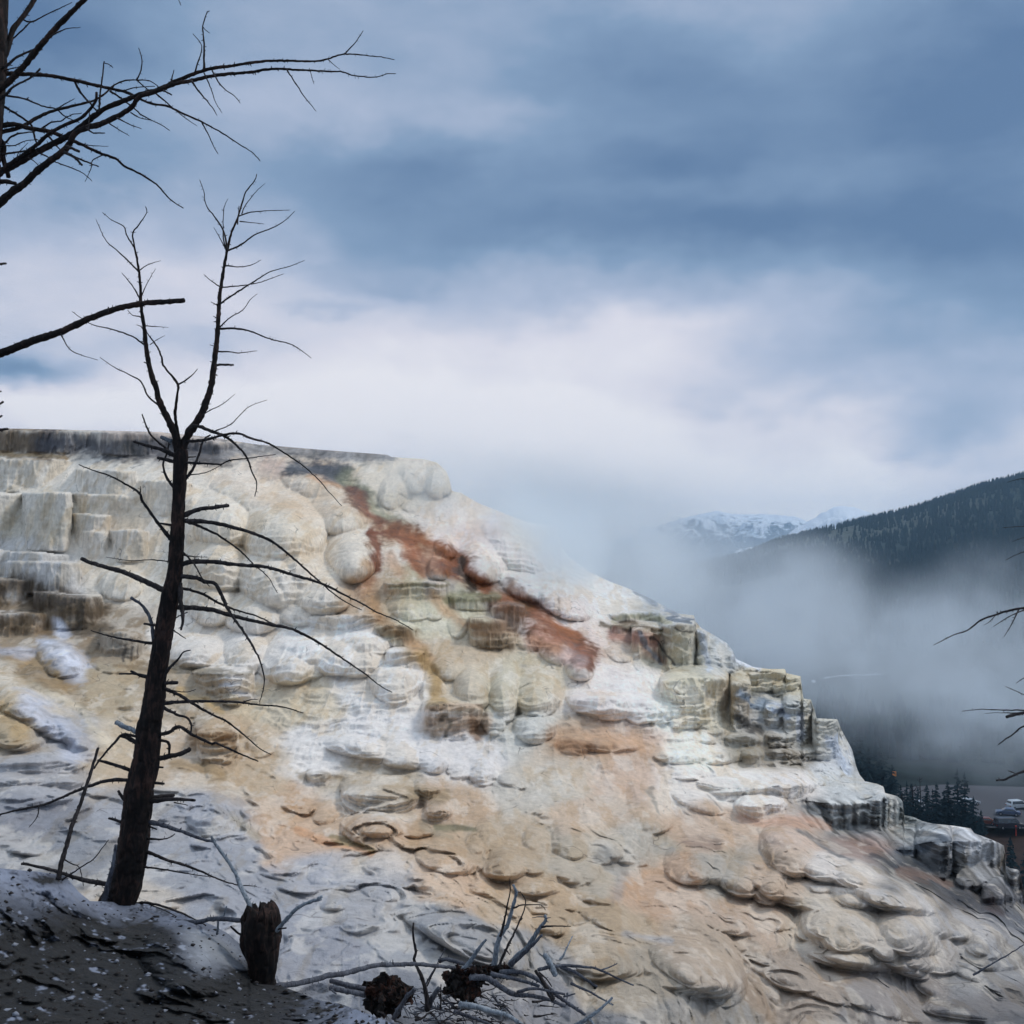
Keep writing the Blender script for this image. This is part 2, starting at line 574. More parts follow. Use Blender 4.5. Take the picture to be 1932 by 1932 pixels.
HILL_TOP = [(-500, 800), (-200, 805), (0, 808), (100, 810), (300, 815), (400, 825), (480, 838), (600, 848), (730, 858), (738, 862),
            (800, 866), (825, 873), (843, 890), (850, 912), (852, 926), (870, 930), (900, 948), (960, 972), (1000, 987), (1052, 991),
            (1057, 1028), (1075, 1052), (1110, 1078), (1150, 1097), (1185, 1110), (1230, 1131), (1278, 1157), (1310, 1161),
            (1312, 1172), (1322, 1184), (1350, 1200), (1372, 1214), (1384, 1230), (1388, 1243), (1421, 1258), (1450, 1262), (1481, 1262),
            (1484, 1270), (1511, 1276), (1513, 1300), (1516, 1318), (1530, 1320), (1537, 1340), (1541, 1355), (1580, 1357),
            (1588, 1378), (1600, 1400), (1608, 1415), (1615, 1445), (1622, 1462), (1632, 1474), (1655, 1479), (1667, 1484),
            (1670, 1496), (1692, 1502), (1700, 1508), (1704, 1514), (1706, 1538), (1722, 1541), (1740, 1549), (1760, 1554), (1800, 1558), (1832, 1563),
            (1838, 1572), (1852, 1577), (1880, 1588), (1895, 1596), (1898, 1634), (1905, 1638), (1922, 1641), (1928, 1660), (1934, 1690),
            (1990, 1720), (2100, 1790), (2300, 1900)]

HILL_CTRL = [
    (-300, 810, 66), (0, 812, 64), (400, 828, 62), (730, 860, 60), (840, 900, 59), (0, 858, 58), (400, 860, 57), (0, 925, 50), (250, 925, 50),
    (0, 1033, 47), (250, 1050, 46), (450, 950, 50), (600, 950, 53), (700, 900, 56), (0, 1119, 42), (-300, 1119, 42), (250, 1100, 43),
    (450, 1100, 43), (650, 1050, 46), (850, 1000, 52), (1000, 1000, 58), (1050, 1010, 60), (900, 1100, 46), (700, 1160, 39), (1100, 1090, 55), (1000, 1100, 49),
    (1230, 1135, 56), (1300, 1170, 50), (0, 1200, 36), (200, 1240, 34), (250, 1190, 38), (450, 1240, 36), (700, 1250, 34), (900, 1210, 38), (1100, 1200, 42),
    (1200, 1220, 42), (1300, 1265, 41), (1390, 1260, 44), (1500, 1320, 43), (1580, 1400, 42), (1610, 1440, 42), (1500, 1400, 38),
    (0, 1300, 28), (0, 1400, 22), (200, 1350, 27), (400, 1320, 31), (600, 1330, 31), (400, 1430, 25), (800, 1390, 29), (1000, 1300, 35), (1000, 1380, 31),
    (1150, 1360, 33), (1300, 1360, 36), (1400, 1440, 34), (1580, 1480, 35), (1660, 1498, 35), (1700, 1590, 31), (1560, 1570, 29), (1800, 1660, 27), (1900, 1680, 27), (2000, 1760, 25),
    (1832, 1563, 33), (1760, 1554, 34), (1895, 1600, 30),
    (0, 1500, 18), (200, 1500, 20), (-300, 1500, 17), (600, 1480, 25), (800, 1530, 23), (1100, 1480, 28), (1350, 1520, 28), (0, 1600, 15), (300, 1600, 16.5), (600, 1600, 19),
    (900, 1620, 20), (1100, 1620, 21.5), (1250, 1680, 20), (1400, 1690, 20.5), (1500, 1600, 24), (1650, 1640, 24), (1780, 1690, 22.5), (1920, 1790, 21),
    (-300, 1700, 12), (0, 1700, 12.5), (400, 1700, 13), (700, 1700, 14.5), (1000, 1720, 16), (1300, 1780, 16.5), (1600, 1780, 18.5), (1750, 1850, 17.5), (1930, 1930, 16), (2200, 1950, 16),
    (500, 1800, 11.2), (800, 1800, 12), (1000, 1850, 12), (1300, 1900, 13), (1600, 1930, 14.5), (500, 1930, 9.4), (800, 1930, 9.6), (1000, 1950, 10), (1300, 2040, 11), (600, 2040, 8.4), (0, 2040, 8), (1900, 2040, 13.5),
]


HILL_CTRL = [(a_, b_, 14.0 * (y_ / 12.0) ** 0.68) for a_, b_, y_ in HILL_CTRL]


def q1(x, y): return (x * .3849, y * .3849)
def q2(x, y): return (x * .35744, y * .35744 + 743.7)
def q3(x, y): return (x * .31263, y * .31263 + 1328)
def q4(x, y): return (x * .35744 + 531.2, y * .35744 + 743.7)
def q5(x, y): return (x * .31263 + 584.3, y * .31263 + 1328)
def q6(x, y): return (x * .3951 + 1168.7, y * .3951 + 850)
def q7(x, y): return (x * .3401 + 1275, y * .3401 + 1275)
def q8(x, y): return (x * .16497 + 584.3, y * .16497 + 1613.2)   # brush, first close-up
def q9(x, y): return (x * .16497 + 876.5, y * .16497 + 1613.2)   # brush, second close-up
def qa(x, y): return (x * .21995, y * .21995)                    # top corner close-up
def qb(x, y): return (x * .33 + 1666.4, y * .33 + 850)           # branches at the far side


def LB(q, x, y, rx, up, dn, b, ang=0):
    k = {q2: .35744, q4: .35744, q5: .31263, q6: .3951, q7: .3401, q3: .31263, q8: .16497, q9: .16497}[q]
    cu, cv = q(x, y)
    return (cu, cv, rx * k, up * k, dn * k, b, ang)


HILL_LOBES = [
    LB(q4, 370, 850, 145, 150, 150, 1.6), LB(q4, 120, 700, 130, 170, 150, 1.3, -20), LB(q4, 60, 900, 170, 250, 200, 1.2, -15), LB(q4, 230, 600, 150, 90, 90, .8, 20),
    LB(q4, 50, 560, 110, 70, 90, .8), LB(q4, 200, 1060, 180, 230, 120, 1.1), LB(q4, 820, 430, 95, 90, 120, 1.0), LB(q4, 700, 420, 110, 70, 110, .9), LB(q4, 600, 500, 80, 150, 120, .7, 30),
    LB(q4, 870, 790, 70, 60, 80, .9), LB(q4, 830, 920, 70, 90, 70, 1.0), LB(q4, 1080, 880, 130, 200, 130, 1.0, -35), LB(q4, 1250, 800, 220, 120, 140, .9, 30), LB(q4, 1300, 1010, 170, 100, 90, .9, 20),
    LB(q4, 1480, 1060, 200, 130, 120, 1.0, 30), LB(q4, 800, 1090, 90, 90, 100, .8), LB(q4, 680, 1120, 130, 130, 80, .6),
    LB(q4, 930, 1200, 60, 50, 90, .7), LB(q4, 1080, 1210, 100, 40, 60, .8), LB(q4, 1360, 1220, 130, 90, 110, .8, 30), LB(q4, 1450, 1330, 110, 80, 90, .9, 30), LB(q4, 1580, 1430, 85, 110, 90, 1.2, 10),
    LB(q4, 1320, 1290, 90, 60, 70, .7), LB(q4, 1010, 1550, 110, 140, 140, 1.4), LB(q4, 1180, 1560, 100, 150, 170, 1.4), LB(q4, 1350, 1580, 135, 150, 140, 1.3), LB(q4, 1120, 1700, 75, 90, 100, 1.1),
    LB(q4, 1340, 1740, 120, 90, 110, 1.0), LB(q4, 880, 1430, 100, 60, 90, .9), LB(q4, 1010, 1390, 70, 40, 60, .6), LB(q4, 790, 1560, 70, 130, 120, .6),
    LB(q4, 1720, 1620, 220, 60, 110, 1.2, 5), LB(q4, 1900, 1640, 130, 60, 110, 1.1), LB(q4, 1560, 1850, 110, 50, 60, .5),
    LB(q4, 120, 1330, 200, 60, 130, 1.2), LB(q4, 420, 1310, 160, 60, 100, 1.1), LB(q4, 400, 1400, 150, 90, 100, 1.0), LB(q4, 130, 1420, 130, 80, 90, .8), LB(q4, 600, 1480, 150, 70, 160, 1.1), LB(q4, 40, 1420, 130, 90, 120, .9),
    # the pale drapes left of the red stream
    LB(q2, 1500, 700, 240, 220, 250, 1.4, 25), LB(q2, 1180, 640, 210, 160, 190, 1.2, 15), LB(q2, 1350, 560, 260, 120, 110, 1.0, 20), LB(q2, 1450, 950, 220, 200, 200, 1.3, 20), LB(q2, 1150, 880, 190, 170, 180, 1.1),
    LB(q2, 1120, 1080, 150, 110, 150, 1.0), LB(q2, 1330, 1150, 180, 150, 130, 1.0), LB(q2, 1560, 1130, 150, 120, 100, .9, 10), LB(q2, 1730, 1000, 130, 170, 120, .9, 10), LB(q2, 1780, 620, 160, 120, 130, .9, 20), LB(q2, 1650, 480, 180, 90, 90, .7, 20),
    LB(q2, 1020, 560, 80, 80, 240, .9), LB(q2, 1030, 1340, 170, 80, 110, 1.1), LB(q2, 1290, 1340, 130, 90, 150, 1.1), LB(q2, 1520, 1420, 170, 150, 120, 1.2), LB(q2, 1780, 1380, 170, 120, 110, 1.1), LB(q2, 1160, 1400, 100, 60, 70, .8),
    LB(q2, 680, 1290, 90, 40, 120, .9), LB(q2, 330, 1370, 150, 90, 130, 1.0, 30), LB(q2, 40, 1400, 130, 70, 90, .8), LB(q2, 180, 1450, 90, 60, 90, .6), LB(q2, 600, 1400, 120, 60, 80, .6), LB(q2, 450, 1320, 80, 50, 60, .5),
    LB(q2, 280, 960, 120, 70, 100, .7), LB(q2, 640, 980, 130, 90, 110, .8), LB(q2, 130, 780, 60, 50, 60, .6), LB(q2, 60, 480, 80, 30, 40, .5), LB(q2, 440, 490, 90, 40, 40, .5), LB(q2, 100, 900, 110, 40, 60, .5),
    # long smooth flows at the left
    LB(q2, 120, 1620, 330, 120, 110, 1.3, 35), LB(q2, 330, 1730, 260, 90, 80, 1.2, 40), LB(q2, 60, 1750, 200, 100, 130, 1.2, 20), LB(q2, 480, 1820, 140, 120, 130, .7, 40), LB(q2, 250, 1560, 200, 60, 60, .6, 38),
    LB(q2, 1180, 1560, 170, 40, 80, .7), LB(q2, 1060, 1650, 130, 50, 60, .6), LB(q2, 1380, 1840, 90, 120, 80, .7, -30), LB(q2, 480, 1560, 80, 50, 70, .4), LB(q2, 700, 1620, 90, 60, 60, .4),
    LB(q3, 1090, 400, 120, 60, 60, .5), LB(q3, 1290, 400, 60, 120, 80, .5, -15), LB(q3, 1290, 650, 190, 160, 170, .7, 20), LB(q3, 1430, 700, 90, 110, 130, .4, -20), LB(q3, 1050, 640, 130, 100, 90, .5),
    # long white rib across the middle
    LB(q5, 300, 260, 260, 90, 70, .9, 12), LB(q5, 560, 310, 160, 110, 90, 1.0, 12), LB(q5, 740, 320, 130, 120, 100, .9, 12), LB(q5, 910, 380, 95, 60, 75, .8), LB(q5, 1050, 400, 110, 110, 90, .9, 20), LB(q5, 1190, 490, 100, 110, 90, .8, 35),
    LB(q5, 100, 640, 110, 60, 90, .8), LB(q5, 380, 730, 190, 70, 80, .9, 8), LB(q5, 640, 760, 100, 60, 60, .7), LB(q5, 1330, 610, 90, 60, 50, .5, 20), LB(q5, 1100, 560, 150, 30, 50, .3),
    LB(q5, 840, 930, 200, 70, 90, .8, 10), LB(q5, 1000, 900, 90, 90, 110, .7), LB(q5, 1170, 970, 140, 90, 90, .9), LB(q5, 1080, 830, 90, 110, 80, .6), LB(q5, 1400, 850, 120, 110, 80, .7, 15), LB(q5, 1560, 830, 160, 100, 120, .8, 25),
    LB(q5, 1780, 870, 110, 50, 110, .7), LB(q5, 1680, 1010, 120, 60, 90, .5, 40), LB(q5, 1780, 240, 170, 50, 60, .6), LB(q5, 1050, 1100, 80, 50, 60, .3), LB(q5, 1450, 1000, 260, 80, 80, .5, 20), LB(q5, 1500, 1150, 300, 80, 70, .4, 15),
    LB(q5, 1800, 1250, 200, 100, 100, .4, 25), LB(q5, 820, 1190, 120, 40, 60, .4), LB(q5, 460, 1110, 150, 50, 70, .4, 10), LB(q5, 60, 1030, 80, 60, 70, .4), LB(q5, 130, 1180, 110, 60, 70, .4), LB(q5, 300, 1330, 120, 40, 70, .4),
    # lower side of the slope
    LB(q7, 90, 1060, 150, 110, 110, .9, 10), LB(q7, 230, 1080, 90, 110, 90, .7, 20), LB(q7, 380, 1130, 140, 110, 110, 1.0, 10), LB(q7, 480, 1180, 110, 110, 80, .8, 40), LB(q7, 640, 960, 180, 130, 150, .9, 30), LB(q7, 900, 1080, 260, 110, 100, .9, 15),
    LB(q7, 540, 930, 60, 60, 90, .4), LB(q7, 1120, 1040, 130, 90, 80, .8, 25), LB(q7, 1250, 1240, 330, 90, 110, .8, 18), LB(q7, 950, 1180, 200, 70, 60, .6, 5), LB(q7, 930, 1390, 230, 150, 150, .62, 14), LB(q7, 1170, 1470, 100, 150, 120, .45, 10),
    LB(q7, 1340, 1400, 230, 190, 170, .62, 12), LB(q7, 1520, 1470, 120, 220, 150, .45, 25), LB(q7, 1720, 1480, 240, 190, 150, .62, 30), LB(q7, 1440, 1590, 170, 60, 60, .5, 10), LB(q7, 1640, 1640, 150, 60, 50, .45, 25), LB(q7, 1250, 1370, 70, 150, 150, .35),
    LB(q7, 1820, 1690, 150, 100, 80, .45, 30), LB(q7, 980, 1560, 150, 50, 60, .4, 10), LB(q7, 350, 1390, 180, 60, 60, .4, 10), LB(q7, 550, 1370, 110, 60, 50, .4), LB(q7, 270, 1700, 110, 170, 140, .5, -10), LB(q7, 60, 1620, 220, 120, 90, .5, 30),
    LB(q7, 700, 1700, 300, 60, 60, .3, 20), LB(q7, 1100, 1800, 300, 70, 60, .3, 20), LB(q7, 1400, 1110, 110, 50, 45, .5, 25), LB(q7, 860, 860, 200, 50, 40, .4, 25), LB(q7, 1000, 920, 150, 60, 50, .3, 30),
    LB(q7, 130, 700, 160, 60, 50, .6, 20), LB(q7, 60, 430, 190, 70, 60, .7), LB(q7, 220, 440, 170, 50, 50, .7), LB(q7, 130, 350, 160, 50, 40, .5), LB(q7, 60, 250, 120, 50, 50, .7), LB(q7, 90, 520, 190, 60, 60, .6), LB(q7, 330, 540, 110, 50, 50, .6),
    # stained bulges under the grey cliff
    LB(q6, 40, 890, 80, 35, 50, .8), LB(q6, 20, 950, 90, 40, 60, .8), LB(q6, 110, 990, 50, 70, 60, .6), LB(q6, 330, 1170, 60, 60, 90, .7), LB(q6, 330, 1280, 80, 40, 60, .9), LB(q6, 200, 1220, 170, 80, 90, .9),
    LB(q6, 540, 990, 60, 120, 90, .9, 20), LB(q6, 470, 960, 50, 120, 90, .8, 20), LB(q6, 440, 1320, 70, 60, 60, .6), LB(q6, 1030, 1480, 80, 120, 110, .9, 20), LB(q6, 980, 1420, 40, 100, 90, .6), LB(q6, 1110, 1530, 60, 60, 50, .7),
    LB(q6, 1000, 1750, 90, 80, 80, .5), LB(q6, 300, 1000, 40, 120, 60, .5), LB(q6, 60, 1390, 70, 30, 40, .5), LB(q6, 1240, 1830, 90, 160, 80, .8),
]

HILL_BLOCKS = [   # rim polyline, foot (row or polyline), bow, flute
    ([(-480, 800), (0, 812), (100, 813), (300, 818), (400, 828), (480, 841), (600, 851), (735, 861)], [(-480, 850), (0, 850), (140, 853), (250, 861), (430, 863), (600, 861), (740, 867)], .5, .16),
    ([q2(-700, 332), q2(0, 333), q2(200, 334), q2(410, 340)], q2(0, 512)[1], .8, .10),
    ([q2(400, 400), q2(560, 402), q2(720, 408)], q2(0, 560)[1], .6, .10),
    ([q2(740, 455), q2(900, 452), q2(1010, 470)], q2(0, 640)[1], .6, .10),
    ([q2(-700, 515), q2(0, 520), q2(120, 522)], q2(0, 815)[1], .5, .10), ([q2(118, 522), q2(250, 518), q2(378, 524)], q2(0, 830)[1], .4, .10), ([q2(374, 524), q2(560, 526), q2(760, 540)], q2(0, 650)[1], .5, .10),
    ([q2(385, 632), q2(590, 636)], q2(0, 800)[1], .5, .06), ([q2(430, 722), q2(583, 722)], q2(0, 860)[1], .5, .05), ([q2(583, 712), q2(690, 706), q2(785, 722)], q2(0, 880)[1], .5, .05),
    ([q2(-600, 815), q2(0, 818), q2(200, 838), q2(440, 850)], q2(0, 1010)[1], .8, .06), ([q2(20, 880), q2(200, 885), q2(430, 890)], q2(0, 1060)[1], .6, .10),
    ([q2(-500, 975), q2(60, 972), q2(150, 980), q2(190, 1010)], q2(0, 1130)[1], .5, .12), ([q2(180, 1055), q2(400, 1060), q2(545, 1062)], q2(0, 1235)[1], .8, .12), ([q2(-500, 1160), q2(0, 1155), q2(230, 1152), q2(310, 1165)], q2(0, 1280)[1], .6, .10),
    ([q2(530, 1262), q2(640, 1252), q2(755, 1268)], q2(0, 1410)[1], .5, .10), ([q2(1010, 1475), q2(1180, 1465), q2(1340, 1472)], [q2(1000, 1560), q2(1200, 1640), q2(1340, 1640)], .6, .10),
    ([q3(1180, 178), q3(1300, 172), q3(1445, 180)], q3(0, 360)[1], .4, .10),
    ([q4(55, 1180), q4(250, 1168), q4(535, 1170)], q4(0, 1250)[1], .4, .06), ([q4(490, 1235), q4(560, 1222), q4(705, 1230)], q4(0, 1330)[1], .4, .10), ([q4(548, 1362), q4(640, 1358), q4(748, 1362)], q4(0, 1490)[1], .4, .08),
    ([q4(540, 1000), q4(700, 994), q4(880, 998)], q4(0, 1120)[1], .5, .10), ([q4(878, 1072), q4(1000, 1066), q4(1160, 1068)], q4(0, 1140)[1], .4, .10), ([q4(1105, 1122), q4(1200, 1108), q4(1285, 1125)], q4(0, 1260)[1], .5, .10),
    ([q4(985, 1195), q4(1100, 1188), q4(1190, 1192)], q4(0, 1330)[1], .5, .10), ([q4(1000, 1255), q4(1100, 1250), q4(1260, 1262)], q4(0, 1340)[1], .6, .10), ([q4(735, 1650), q4(850, 1640), q4(1000, 1648), q4(1065, 1665)], q4(0, 1830)[1], .8, .10),
    ([q5(185, 552), q5(400, 545), q5(690, 555)], q5(0, 690)[1], .6, .06), ([q5(610, 520), q5(700, 505), q5(805, 520)], q5(0, 640)[1], .4, .10), ([q5(690, 655), q5(780, 640), q5(865, 650)], q5(0, 780)[1], .4, .08), ([q5(-20, 430), q5(60, 420), q5(130, 428)], q5(0, 490)[1], .3, .06),
    
    ([q6(-50, 778), q6(160, 775), q6(265, 785), q6(362, 790)], q6(0, 835)[1], .4, .08), ([q6(205, 830), q6(290, 822), q6(372, 828)], q6(0, 1055)[1], .9, .15), ([q6(55, 855), q6(140, 848), q6(230, 852)], q6(0, 1010)[1], .6, .12), ([q6(-40, 835), q6(60, 830), q6(130, 845)], q6(0, 880)[1], .3, .06),
    ([q6(370, 870), q6(400, 862), q6(420, 875)], q6(0, 1040)[1], .3, .1),
    ([q6(200, 1100), q6(330, 1088), q6(440, 1085), q6(522, 1100)], q6(0, 1330)[1], 1.0, .12), ([q6(530, 1120), q6(580, 1115), q6(622, 1120)], q6(0, 1340)[1], .4, .15), ([q6(590, 1058), q6(700, 1050), q6(800, 1062)], q6(0, 1150)[1], .5, .12),
    ([q6(730, 1125), q6(800, 1118), q6(850, 1130)], q6(0, 1190)[1], .3, .08), ([q6(790, 1085), q6(872, 1085)], q6(0, 1190)[1], .5, .08), ([q6(780, 1210), q6(860, 1195), q6(928, 1195)], q6(0, 1400)[1], .7, .15), ([q6(690, 1220), q6(740, 1225), q6(800, 1230)], q6(0, 1320)[1], .5, .12),
    ([q6(920, 1280), q6(1045, 1283)], q6(0, 1500)[1], .8, .14), ([q6(690, 1358), q6(880, 1356)], q6(0, 1420)[1], .5, .12), ([q6(700, 1395), q6(890, 1392)], q6(0, 1440)[1], .5, .12), ([q6(690, 1432), q6(820, 1440), q6(968, 1425)], q6(0, 1500)[1], .6, .12), ([q6(770, 1470), q6(930, 1466)], q6(0, 1505)[1], .4, .08),
    ([q6(495, 1370), q6(600, 1360), q6(685, 1375)], q6(0, 1440)[1], .6, .06), ([q6(570, 1448), q6(640, 1440), q6(698, 1450)], q6(0, 1510)[1], .6, .05), ([q6(860, 1530), q6(960, 1522), q6(1070, 1545)], q6(0, 1580)[1], .5, .08),
    ([q6(300, 1560), q6(330, 1585), q6(500, 1600), q6(700, 1605), q6(900, 1595), q6(1055, 1575)], [q6(300, 1640), q6(550, 1700), q6(800, 1720), q6(1050, 1680)], 1.0, .10), ([q6(545, 1700), q6(600, 1690), q6(700, 1700), q6(810, 1685)], q6(0, 1775)[1], .6, .10), ([q6(790, 1745), q6(905, 1740)], q6(0, 1790)[1], .3, .08), ([q6(885, 1770), q6(990, 1765)], q6(0, 1800)[1], .3, .08),
    ([q6(880, 1680), q6(1000, 1688), q6(1150, 1680), q6(1260, 1668), q6(1356, 1672)], [q6(880, 1800), q6(1000, 1825), q6(1180, 1850), q6(1250, 1900), q6(1356, 1880)], 1.2, .28), ([q6(1100, 1640), q6(1200, 1632), q6(1330, 1645)], q6(0, 1680)[1], .5, .15), ([q6(900, 1655), q6(1030, 1665), q6(1140, 1650)], q6(0, 1690)[1], .4, .08),
    ([q6(1100, 1602), q6(1180, 1596), q6(1266, 1602)], q6(0, 1645)[1], .4, .12), ([q6(1350, 1755), q6(1400, 1750), q6(1470, 1785)], q6(0, 1850)[1], .5, .15),
    ([q6(1460, 1785), q6(1600, 1795), q6(1700, 1815)], q6(0, 1850)[1], .8, .15),
    ([q7(1110, 958), q7(1250, 952), q7(1345, 945)], [q7(1110, 1000), q7(1345, 1080)], .4, .2), ([q7(1330, 940), q7(1430, 925), q7(1530, 920)], [q7(1330, 1090), q7(1530, 1180)], .5, .25),
    ([q7(1515, 918), q7(1600, 905), q7(1730, 905), q7(1826, 938)], [q7(1515, 1160), q7(1826, 1150)], .9, .22), ([q7(1560, 1130), q7(1700, 1140), q7(1830, 1130)], q7(0, 1240)[1], .5, .15), ([q7(1825, 1058), q7(1905, 1075), q7(2050, 1100)], q7(0, 1290)[1], .6, .15),
    ([q7(1700, 1235), q7(1800, 1222), q7(1890, 1230)], q7(0, 1340)[1], .4, .10),
    # thin rims among the fine terracettes on the near side
    ([q3(-60, 380), q3(250, 330), q3(480, 350), q3(560, 380)], q3(0, 440)[1], .5, .04), ([q3(-60, 480), q3(300, 470), q3(560, 480)], q3(0, 530)[1], .4, .04), ([q3(-60, 560), q3(200, 560), q3(450, 570)], q3(0, 640)[1], .4, .06),
]


def terracettes(rel, step, amp, mask, seed, nz=0.6):
    X, Y, Z = pos_np(rel.u, rel.v, rel.Y)
    n = fbm(X * nz, Y * nz, Z * nz, 4, seed)
    t_ = Z / step + 1.6 * n
    f = t_ - np.floor(t_)
    saw = np.where(f < 0.82, (f / 0.82) ** 1.3, (1 - f) / 0.18)
    rel.Y -= amp * mask * (saw - 0.5)


def build_hill():
    rel = Relief(-420, 2260, 1.9, HILL_TOP, 2060, 640, HILL_CTRL)
    u, v = rel.u, rel.v
    P = pos_np(u, v, rel.Y0)
    rel.warp(2.2, 0.55, 3)
    # broad swell
    rel.Y += rel.Y0 * 0.010 * fbm(P[0] * 0.16, P[1] * 0.16, P[2] * 0.3, 3, 11)
    r_ = random.Random(77)
    casc = []
    for row in range(12):                     # overlapping cascades over the broad lower slope
        for c_ in range(13):
            cu = 520 + c_ * 112 + (row % 2) * 56 + r_.uniform(-40, 40)
            cv = 1440 + row * 42 + c_ * 9 + r_.uniform(-16, 16)
            edge_v = np.interp(cu, [500, 900, 1300, 1500, 1700, 1900], [1480, 1430, 1500, 1560, 1640, 1740]) + 30
            if cv < edge_v or r_.random() < .42 or cu < 560 + (cv - 1440) * .9:
                continue
            s_ = r_.uniform(.7, 1.5) * (0.8 + .4 * (cv - 1440) / 500)
            casc.append((cu, cv, r_.uniform(46, 88) * s_, 70 * s_, r_.uniform(18, 28) * s_, r_.uniform(.30, .66), r_.uniform(-2, 26)))
    rel.lobes(casc, 0.09)
    rel.lobes(HILL_LOBES)
    for i, (rim, foot, bow, fl) in enumerate(HILL_BLOCKS):
        foot = foot if isinstance(foot, list) else [(0, foot)]
        rel.block(rim, foot, bow, fl, lip=3.5, seed=50 + i * 7, k=0.04)
    # secondary pillows everywhere, drawn out down the slope
    X, Y, Z = pos_np(rel.wu, rel.wv, rel.Y)
    wx, wz = X + 0.5 * fbm(X * .7, Y * .7, Z * .7, 3, 21), Z + 0.4 * fbm(X * .7 + 5, Y * .7, Z * .7, 3, 22)
    steepness = 1.0
    pil = sstep(1250, 1120, v) * 0 + 1
    side = sstep(430, 620, u) * sstep(1520, 1300, v)          # pillow country in the middle
    low = sstep(1380, 1500, v)
    w1 = worley(wx * 0.42 + wz * 0.08, Y * 0.10, wz * 0.24 + wx * 0.14, 5)
    p1 = np.sqrt(np.clip(1 - (w1 * 1.15) ** 2, 0, 1))
    w2 = worley(wx * 1.05, Y * 0.22, wz * 0.85 + wx * 0.25, 9)
    p2 = np.sqrt(np.clip(1 - (w2 * 1.15) ** 2, 0, 1))
    w3 = worley(wx * 2.9, Y * 0.8, wz * 2.6, 13)
    p3 = np.sqrt(np.clip(1 - (w3 * 1.1) ** 2, 0, 1))
    amp = 0.62 * (0.22 + 0.78 * side) * (1 - 0.55 * low)
    hum = sstep(1450, 1600, v) * sstep(650, 1000, u)
    w4 = worley(wx * 0.55 + Y * .12, Y * 0.30, wz * 0.5, 17)
    p4 = np.sqrt(np.clip(1 - (w4 * 1.1) ** 2, 0, 1))
    w5 = worley(wx * 1.4 + Y * .2, Y * 0.7, wz * 1.2, 19)
    p5 = np.sqrt(np.clip(1 - (w5 * 1.1) ** 2, 0, 1))
    rel.Y -= hum * (0.32 * (p4 - .6) + 0.14 * (p5 - .6))
    rel.Y -= amp * (p1 - 0.6) + 0.26 * (0.35 + 0.65 * side) * (1 - 0.3 * low) * (p2 - 0.6) * (0.4 + 0.6 * sstep(-.2, .4, fbm(X * .2, Y * .2, Z * .3, 2, 44)))
    rel.Y -= 0.035 * (p3 - 0.6) * sstep(-0.1, 0.4, fbm(X * .3, Y * .3, Z * .3, 2, 45))
    # fine terracettes on the near, gently sloping side and the brown ground at the left
    near = sstep(1380, 1560, v) * sstep(1250, 850, u - 0.45 * (v - 1700))
    terracettes(rel, 0.30, 0.30, near, 31, 0.5)
    terracettes(rel, 0.10, 0.10, near * (0.4 + 0.6 * low), 32, 0.9)
    tan = sstep(1280, 1330, v) * (1 - near)
    terracettes(rel, 0.34, 0.15, tan * sstep(-.1, 0.3, fbm(X * .15, Y * .15, Z * .15, 2, 46) + .15), 33, 0.4)
    terracettes(rel, 0.13, 0.05, tan, 38, 0.9)
    P_m = fbm(X * .22, Y * .22, Z * .22, 3, 47)
    terracettes(rel, 0.20, 0.12, (1 - near) * sstep(-.1, .25, P_m) * sstep(880, 960, v), 35, 0.8)
    terracettes(rel, 0.55, 0.16, (1 - near) * sstep(-.1, .25, -P_m) * sstep(1100, 1250, v), 36, 0.45)
    # weathering: pits, crusts, granules
    X, Y, Z = pos_np(u, v, rel.Y)
    rg = 1 - 2 * np.abs(fbm(X * 1.3 + .4 * Z, Y * .6, Z * 1.1, 4, 67, 0.55))
    rel.Y -= 0.055 * rg
    dr = np.abs(vnoise(X * 2.6 + .5 * fbm(X, Y * .3, Z, 2, 69), Y * .4, Z * .35, 70))
    rel.Y += 0.16 * (0.5 - np.sqrt(dr + .01)) * (1 - near) * sstep(1560, 1450, v) * -1
    dr = np.abs(vnoise(X * 6.5 + .5 * fbm(X, Y * .3, Z, 2, 69), Y * .5, Z * .8, 71))
    rel.Y += 0.04 * (0.5 - np.sqrt(dr + .01)) * (1 - near) * -1
    flow = fbm(X * 3.2 - 1.4 * Z, Y * .9, Z * .8 + .5 * X, 4, 68, 0.6)
    rel.Y += 0.03 * flow
    rel.Y += (0.04 + .03 * near) * fbm(X * 2.4, Y * 1.8, Z * 3.2, 5, 61, 0.62) + 0.030 * near * fbm(X * 6, Y * 4, Z * 12, 3, 62, 0.6)
    cliff = sstep(1195, 1230, u) * sstep(1150, 1200, v) * sstep(1475, 1440, v)
    terracettes(rel, 0.34, 0.20, cliff * sstep(-.3, .1, P_m), 37, 0.5)
    rel.Y += 0.26 * cliff * np.abs(fbm(X * 0.8, Y * 0.8, Z * 0.8, 4, 64, 0.6)) + 0.10 * cliff * fbm(X * 2.8, Y * 2.8, Z * 2.8, 3, 65)
    rel.wet = np.clip(0.9 * np.exp(-seg_dist(u, v, [(960, 1130), (1060, 1200), (1110, 1260)]) / 30) + 0.9 * np.exp(-seg_dist(u, v, [(640, 890), (720, 1010), (860, 1080), (910, 1130)]) / 30)
                      + 0.5 * sstep(1350, 1450, v) * sstep(0, .5, fbm(X * .3, Y * .3, Z * .3, 3, 66)), 0, 1)

